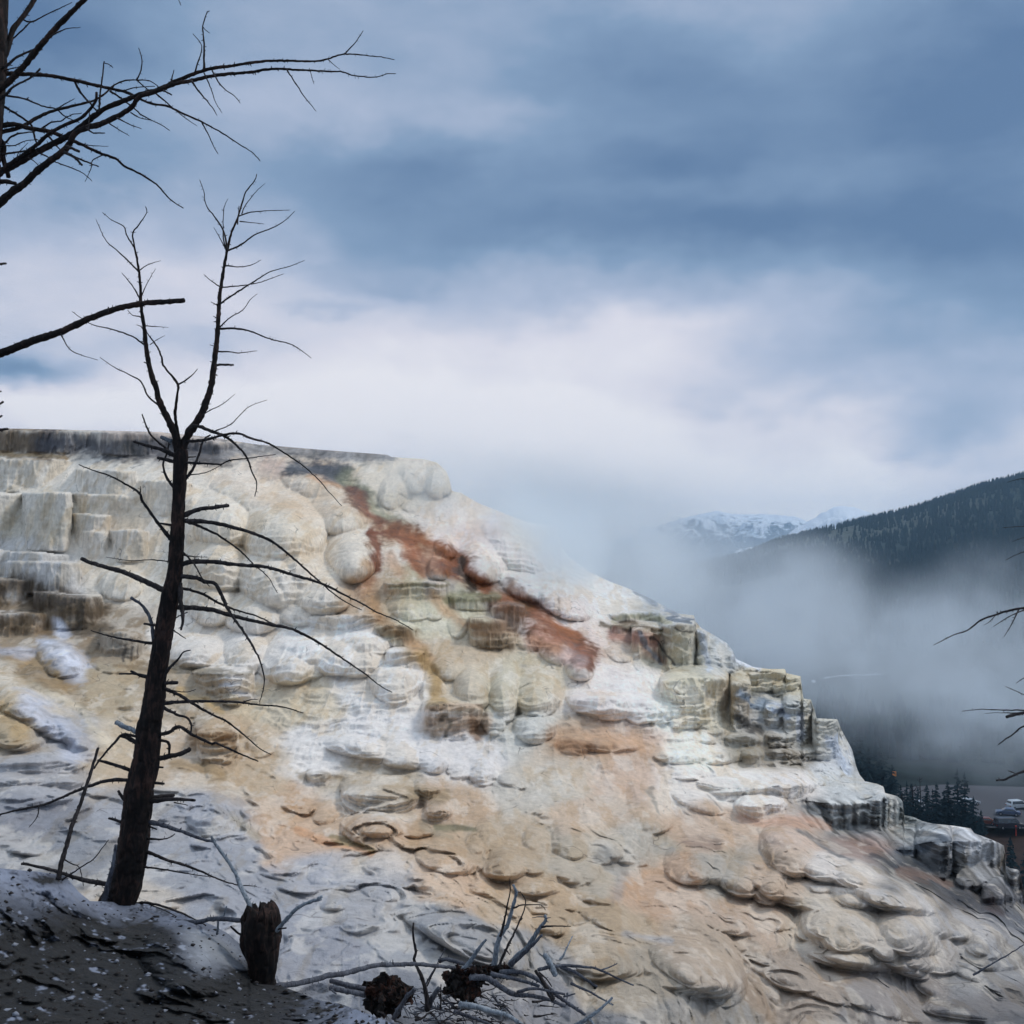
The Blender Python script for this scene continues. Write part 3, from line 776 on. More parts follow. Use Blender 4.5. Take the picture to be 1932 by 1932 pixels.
    def skirt(r):
        lip = sstep(745, 700, r.u[:, 0]) if False else (r.u[:, 0] < 740) * 1.0
        out = []
        for back, drop_r, drop_l in ((0.12, 0.03, 0.01), (0.4, 0.3, 0.03), (1.0, 1.1, 0.06), (2.5, 3.2, 0.1), (6, 8, 0.2), (14, 19, 0.4), (30, 42, 1.0), (50, 60, 30)):
            out.append((back, drop_r * (1 - lip) + drop_l * lip))
        return out
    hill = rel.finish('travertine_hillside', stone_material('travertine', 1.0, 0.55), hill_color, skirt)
    return hill


W_, C_, T_, G_ = (226, 220, 216), (214, 202, 184), (200, 174, 140), (160, 168, 188)
HILL_TONES = [  # bluish greys low on the slope hold shade and corner falloff
    (0, 900, (206, 200, 189)), (150, 900, (212, 206, 196)), (100, 970, (198, 193, 181)), (200, 1020, (206, 198, 187)), (60, 1070, (190, 190, 191)), (250, 1060, (206, 198, 185)),
    (400, 950, (214, 204, 189)), (500, 1000, (212, 200, 181)), (600, 1050, (214, 202, 185)), (480, 900, (210, 193, 173)), (560, 930, (205, 185, 160)), (680, 1030, (214, 202, 185)),
    (450, 1100, (208, 198, 183)), (550, 1120, (208, 200, 189)), (400, 1220, (208, 202, 196)), (600, 1220, (218, 214, 212)), (700, 1290, (218, 214, 212)), (500, 1250, (210, 204, 198)),
    (150, 1210, (151, 133, 108)), (200, 1300, (175, 156, 124)), (120, 1290, (156, 137, 105)), (330, 1300, (167, 150, 125)), (550, 1320, (204, 189, 161)), (60, 1330, (191, 177, 154)),
    (120, 1390, (167, 168, 175)), (220, 1400, (194, 178, 154)), (30, 1390, (176, 154, 117)), (60, 1440, (160, 162, 171)), (50, 1560, (128, 132, 145)), (100, 1600, (133, 138, 149)),
    (300, 1550, (150, 154, 166)), (420, 1530, (155, 159, 172)), (300, 1430, (191, 173, 152)), (470, 1420, (190, 169, 140)), (440, 1480, (189, 164, 131)), (520, 1540, (193, 157, 120)), (560, 1590, (200, 166, 135)), (640, 1560, (196, 166, 135)),
    (600, 1420, (216, 212, 210)), (750, 1400, (216, 212, 212)), (880, 1440, (212, 208, 208)), (700, 1470, (185, 168, 143)), (850, 1510, (191, 166, 140)), (700, 1520, (206, 200, 193)),
    (700, 1590, (195, 166, 136)), (830, 1600, (185, 158, 125)), (900, 1620, (180, 158, 130)), (600, 1650, (165, 168, 180)), (700, 1680, (159, 163, 175)), (500, 1700, (147, 152, 166)), (700, 1640, (200, 193, 189)),
    (400, 1600, (148, 153, 166)), (600, 1780, (142, 147, 162)), (800, 1750, (150, 156, 168)), (850, 1660, (203, 176, 149)), (1000, 1690, (188, 166, 138)), (1100, 1620, (178, 168, 152)), (950, 1600, (183, 166, 143)),
    (1190, 1600, (172, 168, 160)), (1250, 1650, (194, 161, 132)), (1000, 1800, (150, 153, 161)), (1100, 1750, (180, 162, 137)), (1200, 1850, (165, 154, 138)), (1300, 1920, (152, 150, 148)),
    (1000, 1900, (127, 132, 146)), (700, 1900, (120, 127, 142)), (1350, 1800, (177, 159, 140)), (1500, 1850, (164, 150, 138)), (1700, 1870, (144, 140, 142)), (1880, 1900, (117, 117, 123)), (1100, 1950, (128, 132, 142)),
    (1450, 1650, (190, 168, 147)), (1380, 1640, (169, 164, 156)), (1500, 1560, (198, 175, 160)), (1350, 1560, (196, 172, 151)), (1150, 1540, (194, 172, 150)), (1600, 1640, (206, 202, 202)),
    (1700, 1710, (188, 188, 193)), (1800, 1760, (167, 168, 175)), (1650, 1760, (189, 183, 177)), (1850, 1830, (140, 144, 153)), (1550, 1740, (194, 183, 169)), (1430, 1730, (186, 163, 143)), (1750, 1800, (169, 165, 164)),
    (1130, 1400, (194, 161, 132)), (1070, 1400, (187, 162, 134)), (1060, 1460, (194, 178, 158)), (1180, 1480, (201, 170, 145)), (1010, 1480, (189, 183, 173)), (1280, 1480, (220, 212, 206)),
    (1400, 1480, (223, 218, 214)), (1500, 1490, (220, 214, 212)), (1300, 1420, (232, 226, 217)), (1200, 1320, (223, 216, 214)), (1110, 1300, (220, 208, 204)), (1260, 1345, (232, 228, 222)), (1200, 1390, (203, 174, 153)),
    (1000, 1380, (193, 193, 187)), (900, 1280, (196, 181, 156)), (960, 1290, (191, 183, 158)), (1030, 1290, (197, 185, 160)), (870, 1230, (191, 170, 140)), (820, 1160, (198, 193, 165)),
    (780, 1120, (181, 169, 134)), (720, 1120, (185, 160, 130)), (860, 960, (218, 204, 193)), (950, 1050, (221, 208, 202)), (1000, 1120, (221, 212, 208)), (1080, 1100, (218, 210, 204)), (900, 1010, (220, 200, 194)),
    (1000, 1010, (214, 204, 191)), (800, 880, (210, 198, 179)), (830, 930, (198, 185, 160)), (1160, 1140, (216, 214, 214)), (1240, 1150, (181, 186, 192)), (1180, 1195, (204, 184, 164)),
    (1100, 1200, (214, 194, 185)), (1060, 1150, (218, 204, 200)), (1260, 1210, (180, 171, 146)), (1310, 1230, (181, 176, 154)), (1360, 1225, (179, 189, 200)), (1300, 1320, (217, 207, 176)), (1350, 1340, (213, 205, 180)),
    (1395, 1330, (151, 132, 107)), (1440, 1290, (194, 183, 154)), (1500, 1290, (201, 192, 162)), (1450, 1330, (170, 181, 190)), (1450, 1370, (182, 184, 187)), (1510, 1370, (192, 192, 183)), (1490, 1415, (135, 121, 99)),
    (1420, 1400, (158, 150, 133)), (1555, 1390, (190, 188, 178)), (1590, 1430, (200, 206, 214)), (1590, 1470, (193, 198, 201)), (1610, 1500, (183, 190, 196)), (1620, 1560, (117, 126, 134)), (1690, 1560, (126, 139, 147)), (1550, 1540, (140, 145, 148)),
    (1750, 1580, (135, 146, 159)), (1830, 1575, (165, 174, 189)), (1850, 1630, (131, 137, 147)), (1740, 1640, (63, 68, 76)), (1680, 1620, (84, 91, 100)), (1850, 1690, (73, 75, 84)), (1920, 1700, (96, 103, 118)), (1640, 1590, (148, 115, 102)),
]
HILL_STROKES = [
    ([(600, 885), (650, 915), (690, 955), (712, 1000), (760, 1020), (830, 1050), (880, 1095), (930, 1125), (990, 1155), (1050, 1195), (1100, 1245)], 14, (160, 116, 76), .75),
    ([(930, 1110), (1000, 1150), (1080, 1215)], 7, (112, 72, 44), .5), ([(700, 1070), (690, 1110), (710, 1150), (760, 1200), (810, 1240)], 12, (182, 140, 98), .7), ([(845, 1085), (820, 1120), (850, 1160), (880, 1190)], 10, (176, 132, 90), .6),   # polyline, half width, colour, strength
    ([(-420, 825), (0, 828), (90, 832)], 26, (96, 80, 62), .9), ([(90, 835), (200, 842), (300, 848), (420, 848)], 20, (78, 80, 88), .9), ([(200, 815), (420, 828)], 7, (190, 176, 166), .8), ([(430, 850), (520, 850), (620, 856), (735, 862)], 11, (140, 138, 138), .9),
    ([(-420, 855), (0, 855), (120, 862)], 4, (178, 150, 112), .8), ([(500, 880), (530, 882)], 14, (170, 140, 130), .5),
    ([(555, 882), (600, 886), (645, 892)], 14, (74, 80, 88), .95), ([(620, 905), (650, 915), (680, 930)], 10, (92, 96, 98), .8), ([(650, 900), (690, 935), (715, 965), (760, 1000), (800, 1025)], 13, (138, 138, 108), .75),
    ([(660, 925), (690, 950), (712, 990)], 9, (124, 70, 36), .95), ([(580, 900), (640, 920)], 6, (192, 148, 110), .6),
    ([(695, 1003), (725, 1005), (745, 1008)], 4, (116, 60, 32), .95), ([(700, 1005), (715, 1035), (716, 1070)], 8, (128, 70, 38), .95), ([(742, 1006), (780, 1014), (820, 1030), (840, 1055), (855, 1080)], 15, (142, 82, 42), .95), ([(790, 1045), (800, 1080)], 10, (158, 96, 54), .8),
    ([(770, 1030), (790, 1060)], 12, (156, 88, 46), .8), ([(845, 1050), (880, 1078), (900, 1105), (915, 1118)], 14, (134, 76, 40), .95), ([(865, 1065), (878, 1095), (880, 1118)], 7, (66, 50, 36), .9), ([(680, 1110), (700, 1090)], 12, (178, 134, 106), .6), ([(740, 1050), (760, 1080)], 12, (192, 150, 116), .7),
    ([(815, 1062), (822, 1080)], 11, (180, 128, 98), .85), ([(815, 1100), (840, 1105)], 12, (206, 196, 184), .8), ([(735, 1103), (845, 1103)], 3, (128, 118, 78), .6),
    ([(960, 1110), (1000, 1140), (1040, 1165)], 9, (128, 84, 58), .8), ([(955, 1140), (1000, 1158), (1040, 1180), (1080, 1215), (1105, 1245)], 16, (148, 86, 46), .95), ([(1000, 1195), (1040, 1210)], 12, (160, 92, 54), .75), ([(1050, 1180), (1080, 1205)], 9, (166, 98, 50), .8),
    ([(1000, 1210), (1040, 1222)], 13, (176, 126, 92), .8), ([(1085, 1235), (1110, 1240), (1115, 1260)], 9, (130, 76, 46), .9), ([(1060, 1235), (1090, 1250)], 12, (206, 176, 166), .7), ([(1085, 1270), (1110, 1275)], 8, (150, 136, 124), .6),
    ([(890, 1185), (950, 1185), (985, 1155)], 15, (136, 104, 74), .85), ([(930, 1150), (985, 1150)], 9, (150, 112, 84), .8), ([(900, 1215), (955, 1220)], 7, (106, 84, 56), .8), ([(845, 1130), (940, 1130)], 7, (142, 136, 98), .8), ([(722, 1195), (778, 1200)], 12, (132, 106, 74), .85), ([(830, 1180), (870, 1200)], 12, (208, 198, 174), .6),
    ([(800, 1240), (815, 1290), (825, 1320)], 12, (176, 144, 94), .8), ([(812, 1335), (900, 1340)], 5, (202, 172, 144), .7), ([(815, 1365), (850, 1370), (905, 1370)], 15, (176, 146, 116), .8), ([(880, 1370), (895, 1390)], 8, (130, 96, 66), .8), ([(838, 1350), (838, 1390)], 3, (128, 116, 100), .8), ([(1060, 1395), (1120, 1402), (1200, 1408)], 20, (196, 152, 114), .5), ([(1060, 1410), (1100, 1415)], 8, (150, 104, 66), .7),
    ([(1130, 1175), (1200, 1178), (1240, 1190)], 4, (96, 80, 56), .85), ([(1160, 1196), (1200, 1205), (1230, 1220)], 12, (164, 112, 94), .8), ([(1215, 1235), (1240, 1250)], 8, (164, 128, 106), .8), ([(1225, 1210), (1245, 1235), (1262, 1258)], 3, (50, 46, 42), .8), ([(1160, 1165), (1260, 1168)], 5, (172, 166, 132), .7),
    ([(1275, 1182), (1290, 1190), (1310, 1185)], 2, (60, 54, 44), .7), ([(1205, 1195), (1215, 1225), (1235, 1255)], 4, (120, 128, 134), .7), ([(1325, 1190), (1335, 1260)], 4, (196, 204, 214), .8), ([(1395, 1355), (1412, 1370), (1432, 1372)], 6, (40, 36, 32), .85), ([(1440, 1400), (1450, 1425)], 8, (90, 80, 66), .7),
    ([(1385, 1241), (1400, 1250), (1425, 1258)], 5, (232, 234, 240), .9), ([(1570, 1390), (1580, 1420), (1600, 1450)], 9, (214, 222, 234), .85), ([(1508, 1350), (1512, 1385)], 6, (216, 222, 232), .85), ([(1450, 1330), (1480, 1350)], 5, (206, 214, 228), .8), ([(1395, 1310), (1440, 1325)], 6, (128, 146, 164), .8),
    ([(1200, 1115), (1235, 1135)], 5, (128, 142, 160), .7), ([(1250, 1145), (1275, 1157)], 4, (110, 124, 142), .7), ([(1270, 1163), (1308, 1166)], 3, (88, 104, 120), .8),
    ([(0, 1110), (50, 1105)], 16, (92, 74, 50), .85), ([(0, 1135), (70, 1145)], 12, (128, 106, 76), .85), ([(70, 1130), (130, 1140), (185, 1150)], 20, (82, 66, 46), .9), ([(-420, 1120), (0, 1125)], 20, (92, 74, 52), .85), ([(100, 1180), (200, 1180)], 12, (88, 72, 50), .8), ([(-420, 1180), (0, 1178), (90, 1180)], 16, (118, 98, 74), .85),
    ([(0, 1225), (60, 1260), (130, 1300)], 18, (152, 124, 84), .6), ([(100, 1165), (112, 1180), (118, 1195)], 8, (216, 218, 228), .9), ([(85, 1220), (120, 1240), (150, 1270)], 17, (206, 208, 218), .9), ([(0, 1225), (40, 1235)], 10, (200, 202, 214), .7),
    ([(195, 1215), (265, 1220)], 14, (162, 152, 138), .7), ([(225, 1225), (228, 1245)], 2, (60, 56, 54), .7), ([(240, 1225), (243, 1245)], 2, (60, 56, 54), .7), ([(255, 1222), (256, 1243)], 2, (60, 56, 54), .7), ([(210, 1255), (330, 1268)], 6, (118, 98, 70), .6), ([(360, 1268), (470, 1270)], 3, (120, 108, 84), .7),
    ([(40, 1330), (100, 1370), (150, 1420)], 16, (196, 200, 214), .75), ([(60, 1300), (150, 1350), (200, 1400)], 7, (206, 192, 168), .6), ([(0, 1340), (40, 1380)], 16, (180, 152, 108), .7), ([(360, 1395), (440, 1400)], 12, (146, 114, 78), .85), ([(430, 1290), (470, 1320)], 8, (208, 208, 212), .6),
    ([(350, 1300), (400, 1320), (420, 1345)], 6, (196, 164, 112), .6), ([(330, 1440), (380, 1450), (400, 1470)], 10, (156, 128, 88), .75), ([(440, 1540), (470, 1575)], 7, (180, 168, 146), .6), ([(560, 1470), (640, 1462)], 5, (140, 118, 86), .7), ([(770, 1495), (830, 1500)], 10, (152, 130, 98), .8), ([(560, 1575), (640, 1600), (700, 1620)], 5, (214, 158, 112), .6),
    ([(830, 1562), (905, 1566)], 4, (112, 108, 82), .8), ([(640, 1592), (680, 1605), (700, 1615)], 4, (128, 112, 70), .7), ([(800, 1560), (860, 1580)], 6, (150, 140, 120), .5), ([(1140, 1610), (1160, 1640), (1170, 1680)], 10, (150, 150, 148), .5),
    ([(1290, 1580), (1360, 1590)], 8, (134, 112, 98), .7), ([(1500, 1565), (1560, 1600), (1600, 1620)], 6, (104, 106, 108), .75), ([(1400, 1540), (1480, 1545), (1560, 1560)], 9, (200, 156, 130), .6), ([(1440, 1600), (1470, 1640)], 6, (156, 132, 106), .6), ([(1180, 1760), (1260, 1770)], 6, (150, 152, 158), .5),
    ([(1340, 1500), (1360, 1530)], 3, (104, 104, 104), .6), ([(1225, 1490), (1255, 1530)], 4, (120, 118, 110), .6), ([(1520, 1528), (1600, 1520), (1690, 1516)], 4, (74, 84, 92), .5), ([(1700, 1600), (1800, 1590)], 6, (74, 88, 104), .7), ([(1650, 1608), (1720, 1640), (1780, 1670), (1820, 1695)], 5, (44, 48, 56), .6),
    ([(1700, 1640), (1780, 1665)], 6, (128, 100, 84), .6), ([(1860, 1700), (1880, 1720)], 8, (60, 46, 44), .8),
]


def hill_color(r):
    X, Y, Z = pos_np(r.u, r.v, r.Y)
    s = 27.0
    u = r.u + 34 * fbm(X * .9, Y * .5, Z * 1.2, 4, 71) / np.maximum(1, r.Y / 20)
    v = r.v + 26 * fbm(X * .9 + 4, Y * .5, Z * 1.2, 4, 72) / np.maximum(1, r.Y / 20)
    C = Raster(lambda a_, b_: field_colors(a_, b_, HILL_TONES, s), -600, 2400, 700, 2200, 9.0)(u, v)
    g = C.mean(-1, keepdims=True)
    C = g + (C - g) * 0.80
    C *= 1.06
    n = fbm(X * 1.1, Y * 1.1, Z * 1.1, 4, 73)
    n2 = fbm(X * 6, Y * 6, Z * 1.2, 3, 74)
    run = fbm(X * 2.6 - 1.1 * Z, Y * .7, Z * .7 + .5 * X, 5, 75, .62)
    stain = sstep(.05, .22, run + .25 * fbm(X * .5, Y * .5, Z * .5, 2, 76))[..., None]
    C = C * (1 - stain) + C * np.array([.94, .88, .79]) * stain
    pale = sstep(.08, .30, fbm(X * 1.9 + 7, Y * .8, Z * 1.6, 5, 77, .65))[..., None]
    C = C * (1 - .32 * pale) + np.maximum(C, np.array(lin((226, 222, 216)))) * .32 * pale
    C = C * (1 + np.array([.02, -.03, -.09]) * (sstep(1430, 1600, r.v) * sstep(560, 900, r.u + .4 * (1700 - r.v)))[..., None])
    C = C * (1 - .06 * sstep(1430, 1800, r.v))[..., None]  # slope colour darkens downwards, shade and picture falloff put into the tone
    speck = fbm(X * 9, Y * 9, Z * 9, 3, 78, .7)[..., None]
    C = C * (1 + .2 * speck)
    g = C.mean(-1, keepdims=True)
    C = (g + (C - g) * .85) * np.array([1.10, 1.055, .99])
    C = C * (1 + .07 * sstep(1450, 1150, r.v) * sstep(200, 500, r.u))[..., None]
    drip = (sstep(1500, 1530, r.u) * sstep(1500, 1520, r.v))[..., None] * sstep(1720, 1690, r.v)[..., None]
    edge = np.interp(r.u, [1516, 1600, 1652, 1692, 1785, 1819, 1900, 2100], [1555, 1580, 1598, 1626, 1660, 1677, 1735, 1860])
    drip = drip * (r.v < edge)[..., None]
    C = C * (1 + drip * .8 * vnoise(X * 10, X * 0, Z * .7, 79)[..., None])
    for pts, w, c, st in HILL_STROKES:
        xs = [p[0] for p in pts]
        ys = [p[1] for p in pts]
        i0, i1 = np.searchsorted(r.u[:, 0], [min(xs) - 4 * w - 10, max(xs) + 4 * w + 10])
        if i1 <= i0:
            continue
        sl = slice(i0, i1)
        su, sv = u[sl], v[sl]
        m = (sv > min(ys) - 4 * w - 10) & (sv < max(ys) + 4 * w + 10)
        if not m.any():
            continue
        d = seg_dist(su[m], sv[m], pts) / 1.12
        a_ = st * sstep(1.75, 0.30, d / w + 0.7 * n[sl][m] + 0.6 * n2[sl][m])
        sub = C[sl]
        cc = np.array(lin(c)) * (1 + .55 * n[sl][m] + .5 * n2[sl][m])[:, None]
        sub[m] = sub[m] * (1 - a_[:, None]) + np.clip(cc, .01, .9) * a_[:, None]
        C[sl] = sub
    return np.clip(C, 0.01, 0.86).astype(np.float32)


hill = build_hill()


# ------------------------------------------------------------------ near bank the trees stand on
BANK_TOP = [(-1700, 1560), (-700, 1560), (-300, 1600), (0, 1638), (75, 1645), (122, 1652), (150, 1684), (170, 1700), (200, 1701), (282, 1706), (330, 1720), (400, 1745), (428, 1760), (455, 1783),
            (466, 1800), (473, 1855), (530, 1860), (604, 1888), (640, 1893), (700, 1915), (760, 1938), (900, 1995), (1300, 2120)]
BANK_CTRL = [(-1700, 1600, 5.6), (-1700, 2250, 2.8), (-1100, 1850, 4.2), (-700, 1600, 6.4), (-300, 1610, 6.8), (0, 1640, 7.2), (150, 1690, 8.2), (220, 1706, 9.0), (300, 1710, 9.2), (430, 1765, 8.9), (470, 1830, 8.4), (530, 1862, 8.0), (604, 1888, 7.2), (700, 1915, 6.5), (760, 1936, 6.0),
             (0, 1790, 6.0), (0, 1932, 5.0), (300, 1800, 7.4), (380, 1850, 7.2), (300, 1932, 5.8), (500, 1932, 6.0), (0, 2100, 4.1), (400, 2100, 4.6), (900, 2100, 5.2), (1300, 2120, 5.2), (-400, 2100, 3.9), (-600, 1850, 4.6), (500, 2300, 3.4), (-300, 2300, 3.1), (1200, 2300, 4.0)]


def build_bank():
    rel = Relief(-1650, 1260, 2.3, BANK_TOP, 2300, 400, BANK_CTRL)
    u, v = rel.u, rel.v
    rel.warp(1.0, 1.2, 203)
    rel.lobes([LB(q3, 1180, 1500, 320, 150, 260, .9, 12), LB(q3, 1330, 1560, 180, 160, 200, .6, 40), LB(q3, 300, 1090, 120, 30, 60, .9), LB(q3, 820, 1400, 260, 80, 120, .5, 15),
               LB(q3, 420, 1180, 160, 60, 80, .7, 30), LB(q3, 560, 1420, 50, 30, 40, .8), LB(q3, 250, 1330, 200, 60, 70, .5, 20)])
    X, Y, Z = pos_np(u, v, rel.Y0)
    crust = fbm(X * 2.2, Y * .7, Z * 2.2, 5, 205, 0.6)
    smooth_rock = np.exp(-(((u - 400 + 30 * fbm(X * 2, Y * 2, Z * 2, 3, 214)) / 80) ** 2 + ((v - 1800 + 25 * fbm(X * 2, Y * 2, Z * 2, 3, 215)) / 52) ** 2) ** 2)
    dark = sstep(1690, 1800, v + 0.12 * (300 - u) + 55 * fbm(X * .8, Y * .8, Z * .8, 4, 206)) * (1 - smooth_rock) * sstep(720, 420, u - 0.2 * (v - 1800))
    rel.Y += 0.20 * crust * (1 - 0.6 * smooth_rock)
    rel.Y += 0.08 * (1 - 2 * np.abs(fbm(X * 4, Y * 1.3, Z * 4, 4, 213, .6)))
    g = worley(X * 9, Y * 4, Z * 9, 207)
    g2 = worley(X * 24, Y * 10, Z * 24, 208)
    rel.Y += (0.05 * (g - .5) + 0.02 * (g2 - .5)) * (1 - 0.6 * smooth_rock)
    # torn edges where the pale crust breaks off over dark soil
    ledge = fbm(X * 1.6, Y * .6, Z * 2.0, 4, 209)
    step_ = sstep(0.02, 0.07, ledge) + sstep(0.22, 0.26, ledge)
    rel.Y -= 0.09 * step_ * (1 - smooth_rock)

    def colour(r):
        pale = np.array(lin((140, 148, 166)))
        soil = np.array(lin((15, 15, 18)))
        stone = np.array(lin((142, 146, 152)))
        patch = fbm(X * 2.0, Y * .6, Z * 2.0, 5, 211, 0.65)
        grit = fbm(X * 14, Y * 5, Z * 14, 3, 212, 0.7)
        f = np.clip(0.08 + 0.95 * dark + 0.75 * sstep(-.05, .55, patch + 0.9 * grit) * (1 - 0.8 * smooth_rock), 0, 1)
        f = f * (1 - 0.8 * sstep(0.30, 0.55, grit - 0.3 * patch))
        f = np.clip(f + 0.9 * (np.exp(-(((u - 95) / 36) ** 2 + ((v - 1660) / 11) ** 2))) + 0.7 * np.exp(-(((u - 178) / 9) ** 2 + ((v - 1740) / 6) ** 2)), 0, 1)
        f = f * (1 - dark) + (1 - (1 - f) ** 2.2) * dark
        c = pale * (1 - smooth_rock[..., None]) + stone * smooth_rock[..., None]
        c = c * (1 - f[..., None]) + soil * f[..., None]
        return np.clip(c * (1 + 0.35 * grit[..., None]), 0.01, 0.8).astype(np.float32)
    rel.wet = 0.1 * dark

    def skirt(r):
        return [(0.04, 0.02), (0.10, 0.12), (0.25, 0.5), (0.6, 1.6), (1.0, 3.4), (1.5, 6.0)]
    return rel.finish('ground_bank', stone_material('crusted_soil', 2.2, 0.6), colour, skirt)


bank = build_bank()


def build_crumbs():
    """loose crumbs of crust, bark and stone lying over the bank"""
    me = bank.data
    n = len(me.vertices)
    co = np.empty(n * 3, np.float32)
    me.vertices.foreach_get('co', co)
    co = co.reshape(-1, 3)
    r = np.random.RandomState(8)
    ok = np.where((co[:, 1] > 4.0) & (co[:, 1] < 9.4) & (co[:, 0] > -8) & (co[:, 0] < 1.2) & (co[:, 2] > -4))[0]
    pick = r.choice(ok, 9000)
    V, Fc, C = [], [], []
    octa = np.array([(1, 0, 0), (0, 1, 0), (-1, 0, 0), (0, -1, 0), (0, 0, .8), (0, 0, -.6)], float)
    of = [(0, 1, 4), (1, 2, 4), (2, 3, 4), (3, 0, 4), (1, 0, 5), (2, 1, 5), (3, 2, 5), (0, 3, 5)]
    for q, i in enumerate(pick):
        s = 0.004 + 0.018 * r.rand() ** 4
        a_ = r.rand() * 6.28
        el = 1 + .6 * r.rand()
        pts = octa * s * r.uniform(.6, 1.4, (6, 3)) * np.array([el, 1, .8])
        ca, sa = math.cos(a_), math.sin(a_)
        pts = np.stack([pts[:, 0] * ca - pts[:, 1] * sa, pts[:, 0] * sa + pts[:, 1] * ca, pts[:, 2]], -1) + co[i] + np.array([r.uniform(-.02, .02), r.uniform(-.02, .02), s * .35])
        V.append(pts)
        Fc += [tuple(x + q * 6 for x in f) for f in of]
        C += [lin((128, 132, 142)) if r.rand() < .22 else lin((34, 30, 29))] * 6
    o = mesh_obj('gravel', np.vstack(V), np.array(Fc), stone_material('crumb_stone', 3.0, .3), smooth=False, attrs={'tone': np.array(C), 'wet': np.zeros(len(C))})
    tag(o, 'loose pale and dark crumbs of crust and bark over the near bank', 'gravel', kind='stuff')


build_crumbs()


# ------------------------------------------------------------------ wood
def wood_material(name, c1, c2, c3, rough=0.85, streak=14.0, bump=0.6):
    m = bpy.data.materials.new(name)
    m.use_nodes = True
    t = NT(m.node_tree)
    P = t.n('ShaderNodeNewGeometry').outputs['Position']
    n1 = t.noise(P, 4.5, 4, 0.65).outputs[0]
    n2 = t.noise(t.vmath('MULTIPLY', P, (streak * 4, streak * 4, streak)), 1.0, 4, 0.7, 0.8).outputs[0]
    f = t.math('MULTIPLY_ADD', t.math('SUBTRACT', n2, 0.5), 1.4, n1)
    c = t.ramp(f, [(0.25, lin(c1)), (0.5, lin(c2)), (0.8, lin(c3))])
    bmp = t.n('ShaderNodeBump', {'Strength': bump, 'Distance': 0.012, 'Height': n2})
    b = t.n('ShaderNodeBsdfPrincipled', {'Base Color': c, 'Roughness': rough, 'Normal': bmp.outputs[0], 'Specular IOR Level': 0.25})
    t.n('ShaderNodeOutputMaterial', {0: b.outputs[0]})
    return m


M_BARK = wood_material('dark_bark', (10, 8, 8), (28, 21, 19), (64, 46, 40), streak=7, bump=1.0)  # near-black brown bark with lighter reddish patches
M_TWIG = wood_material('dark_twig', (20, 18, 20), (42, 38, 38), (70, 64, 64))
M_GREY = wood_material('weathered_wood', (78, 84, 92), (122, 130, 138), (166, 172, 178))
M_DGREY = wood_material('dull_wood', (44, 44, 50), (72, 74, 82), (104, 108, 116))
M_ROOT = wood_material('rotten_wood', (9, 8, 7), (22, 16, 14), (62, 34, 23), streak=5, bump=1.0)


def catmull(pts, step):
    P = np.array(pts, float)
    if len(P) == 2:
        P = np.array([P[0], (P[0] + P[1]) / 2, P[1]])
    E = np.vstack([2 * P[0] - P[1], P, 2 * P[-1] - P[-2]])
    out = []
    for i in range(1, len(E) - 2):
        a_, b_, c_, d_ = E[i - 1], E[i], E[i + 1], E[i + 2]
        n = max(1, int(np.hypot(*(c_ - b_)[:2]) / step))
        for k in range(n):
            t_ = k / n
            out.append(0.5 * ((2 * b_) + (-a_ + c_) * t_ + (2 * a_ - 5 * b_ + 4 * c_ - d_) * t_ ** 2 + (-a_ + 3 * b_ - 3 * c_ + d_) * t_ ** 3))
    out.append(E[-2])
    return np.array(out)


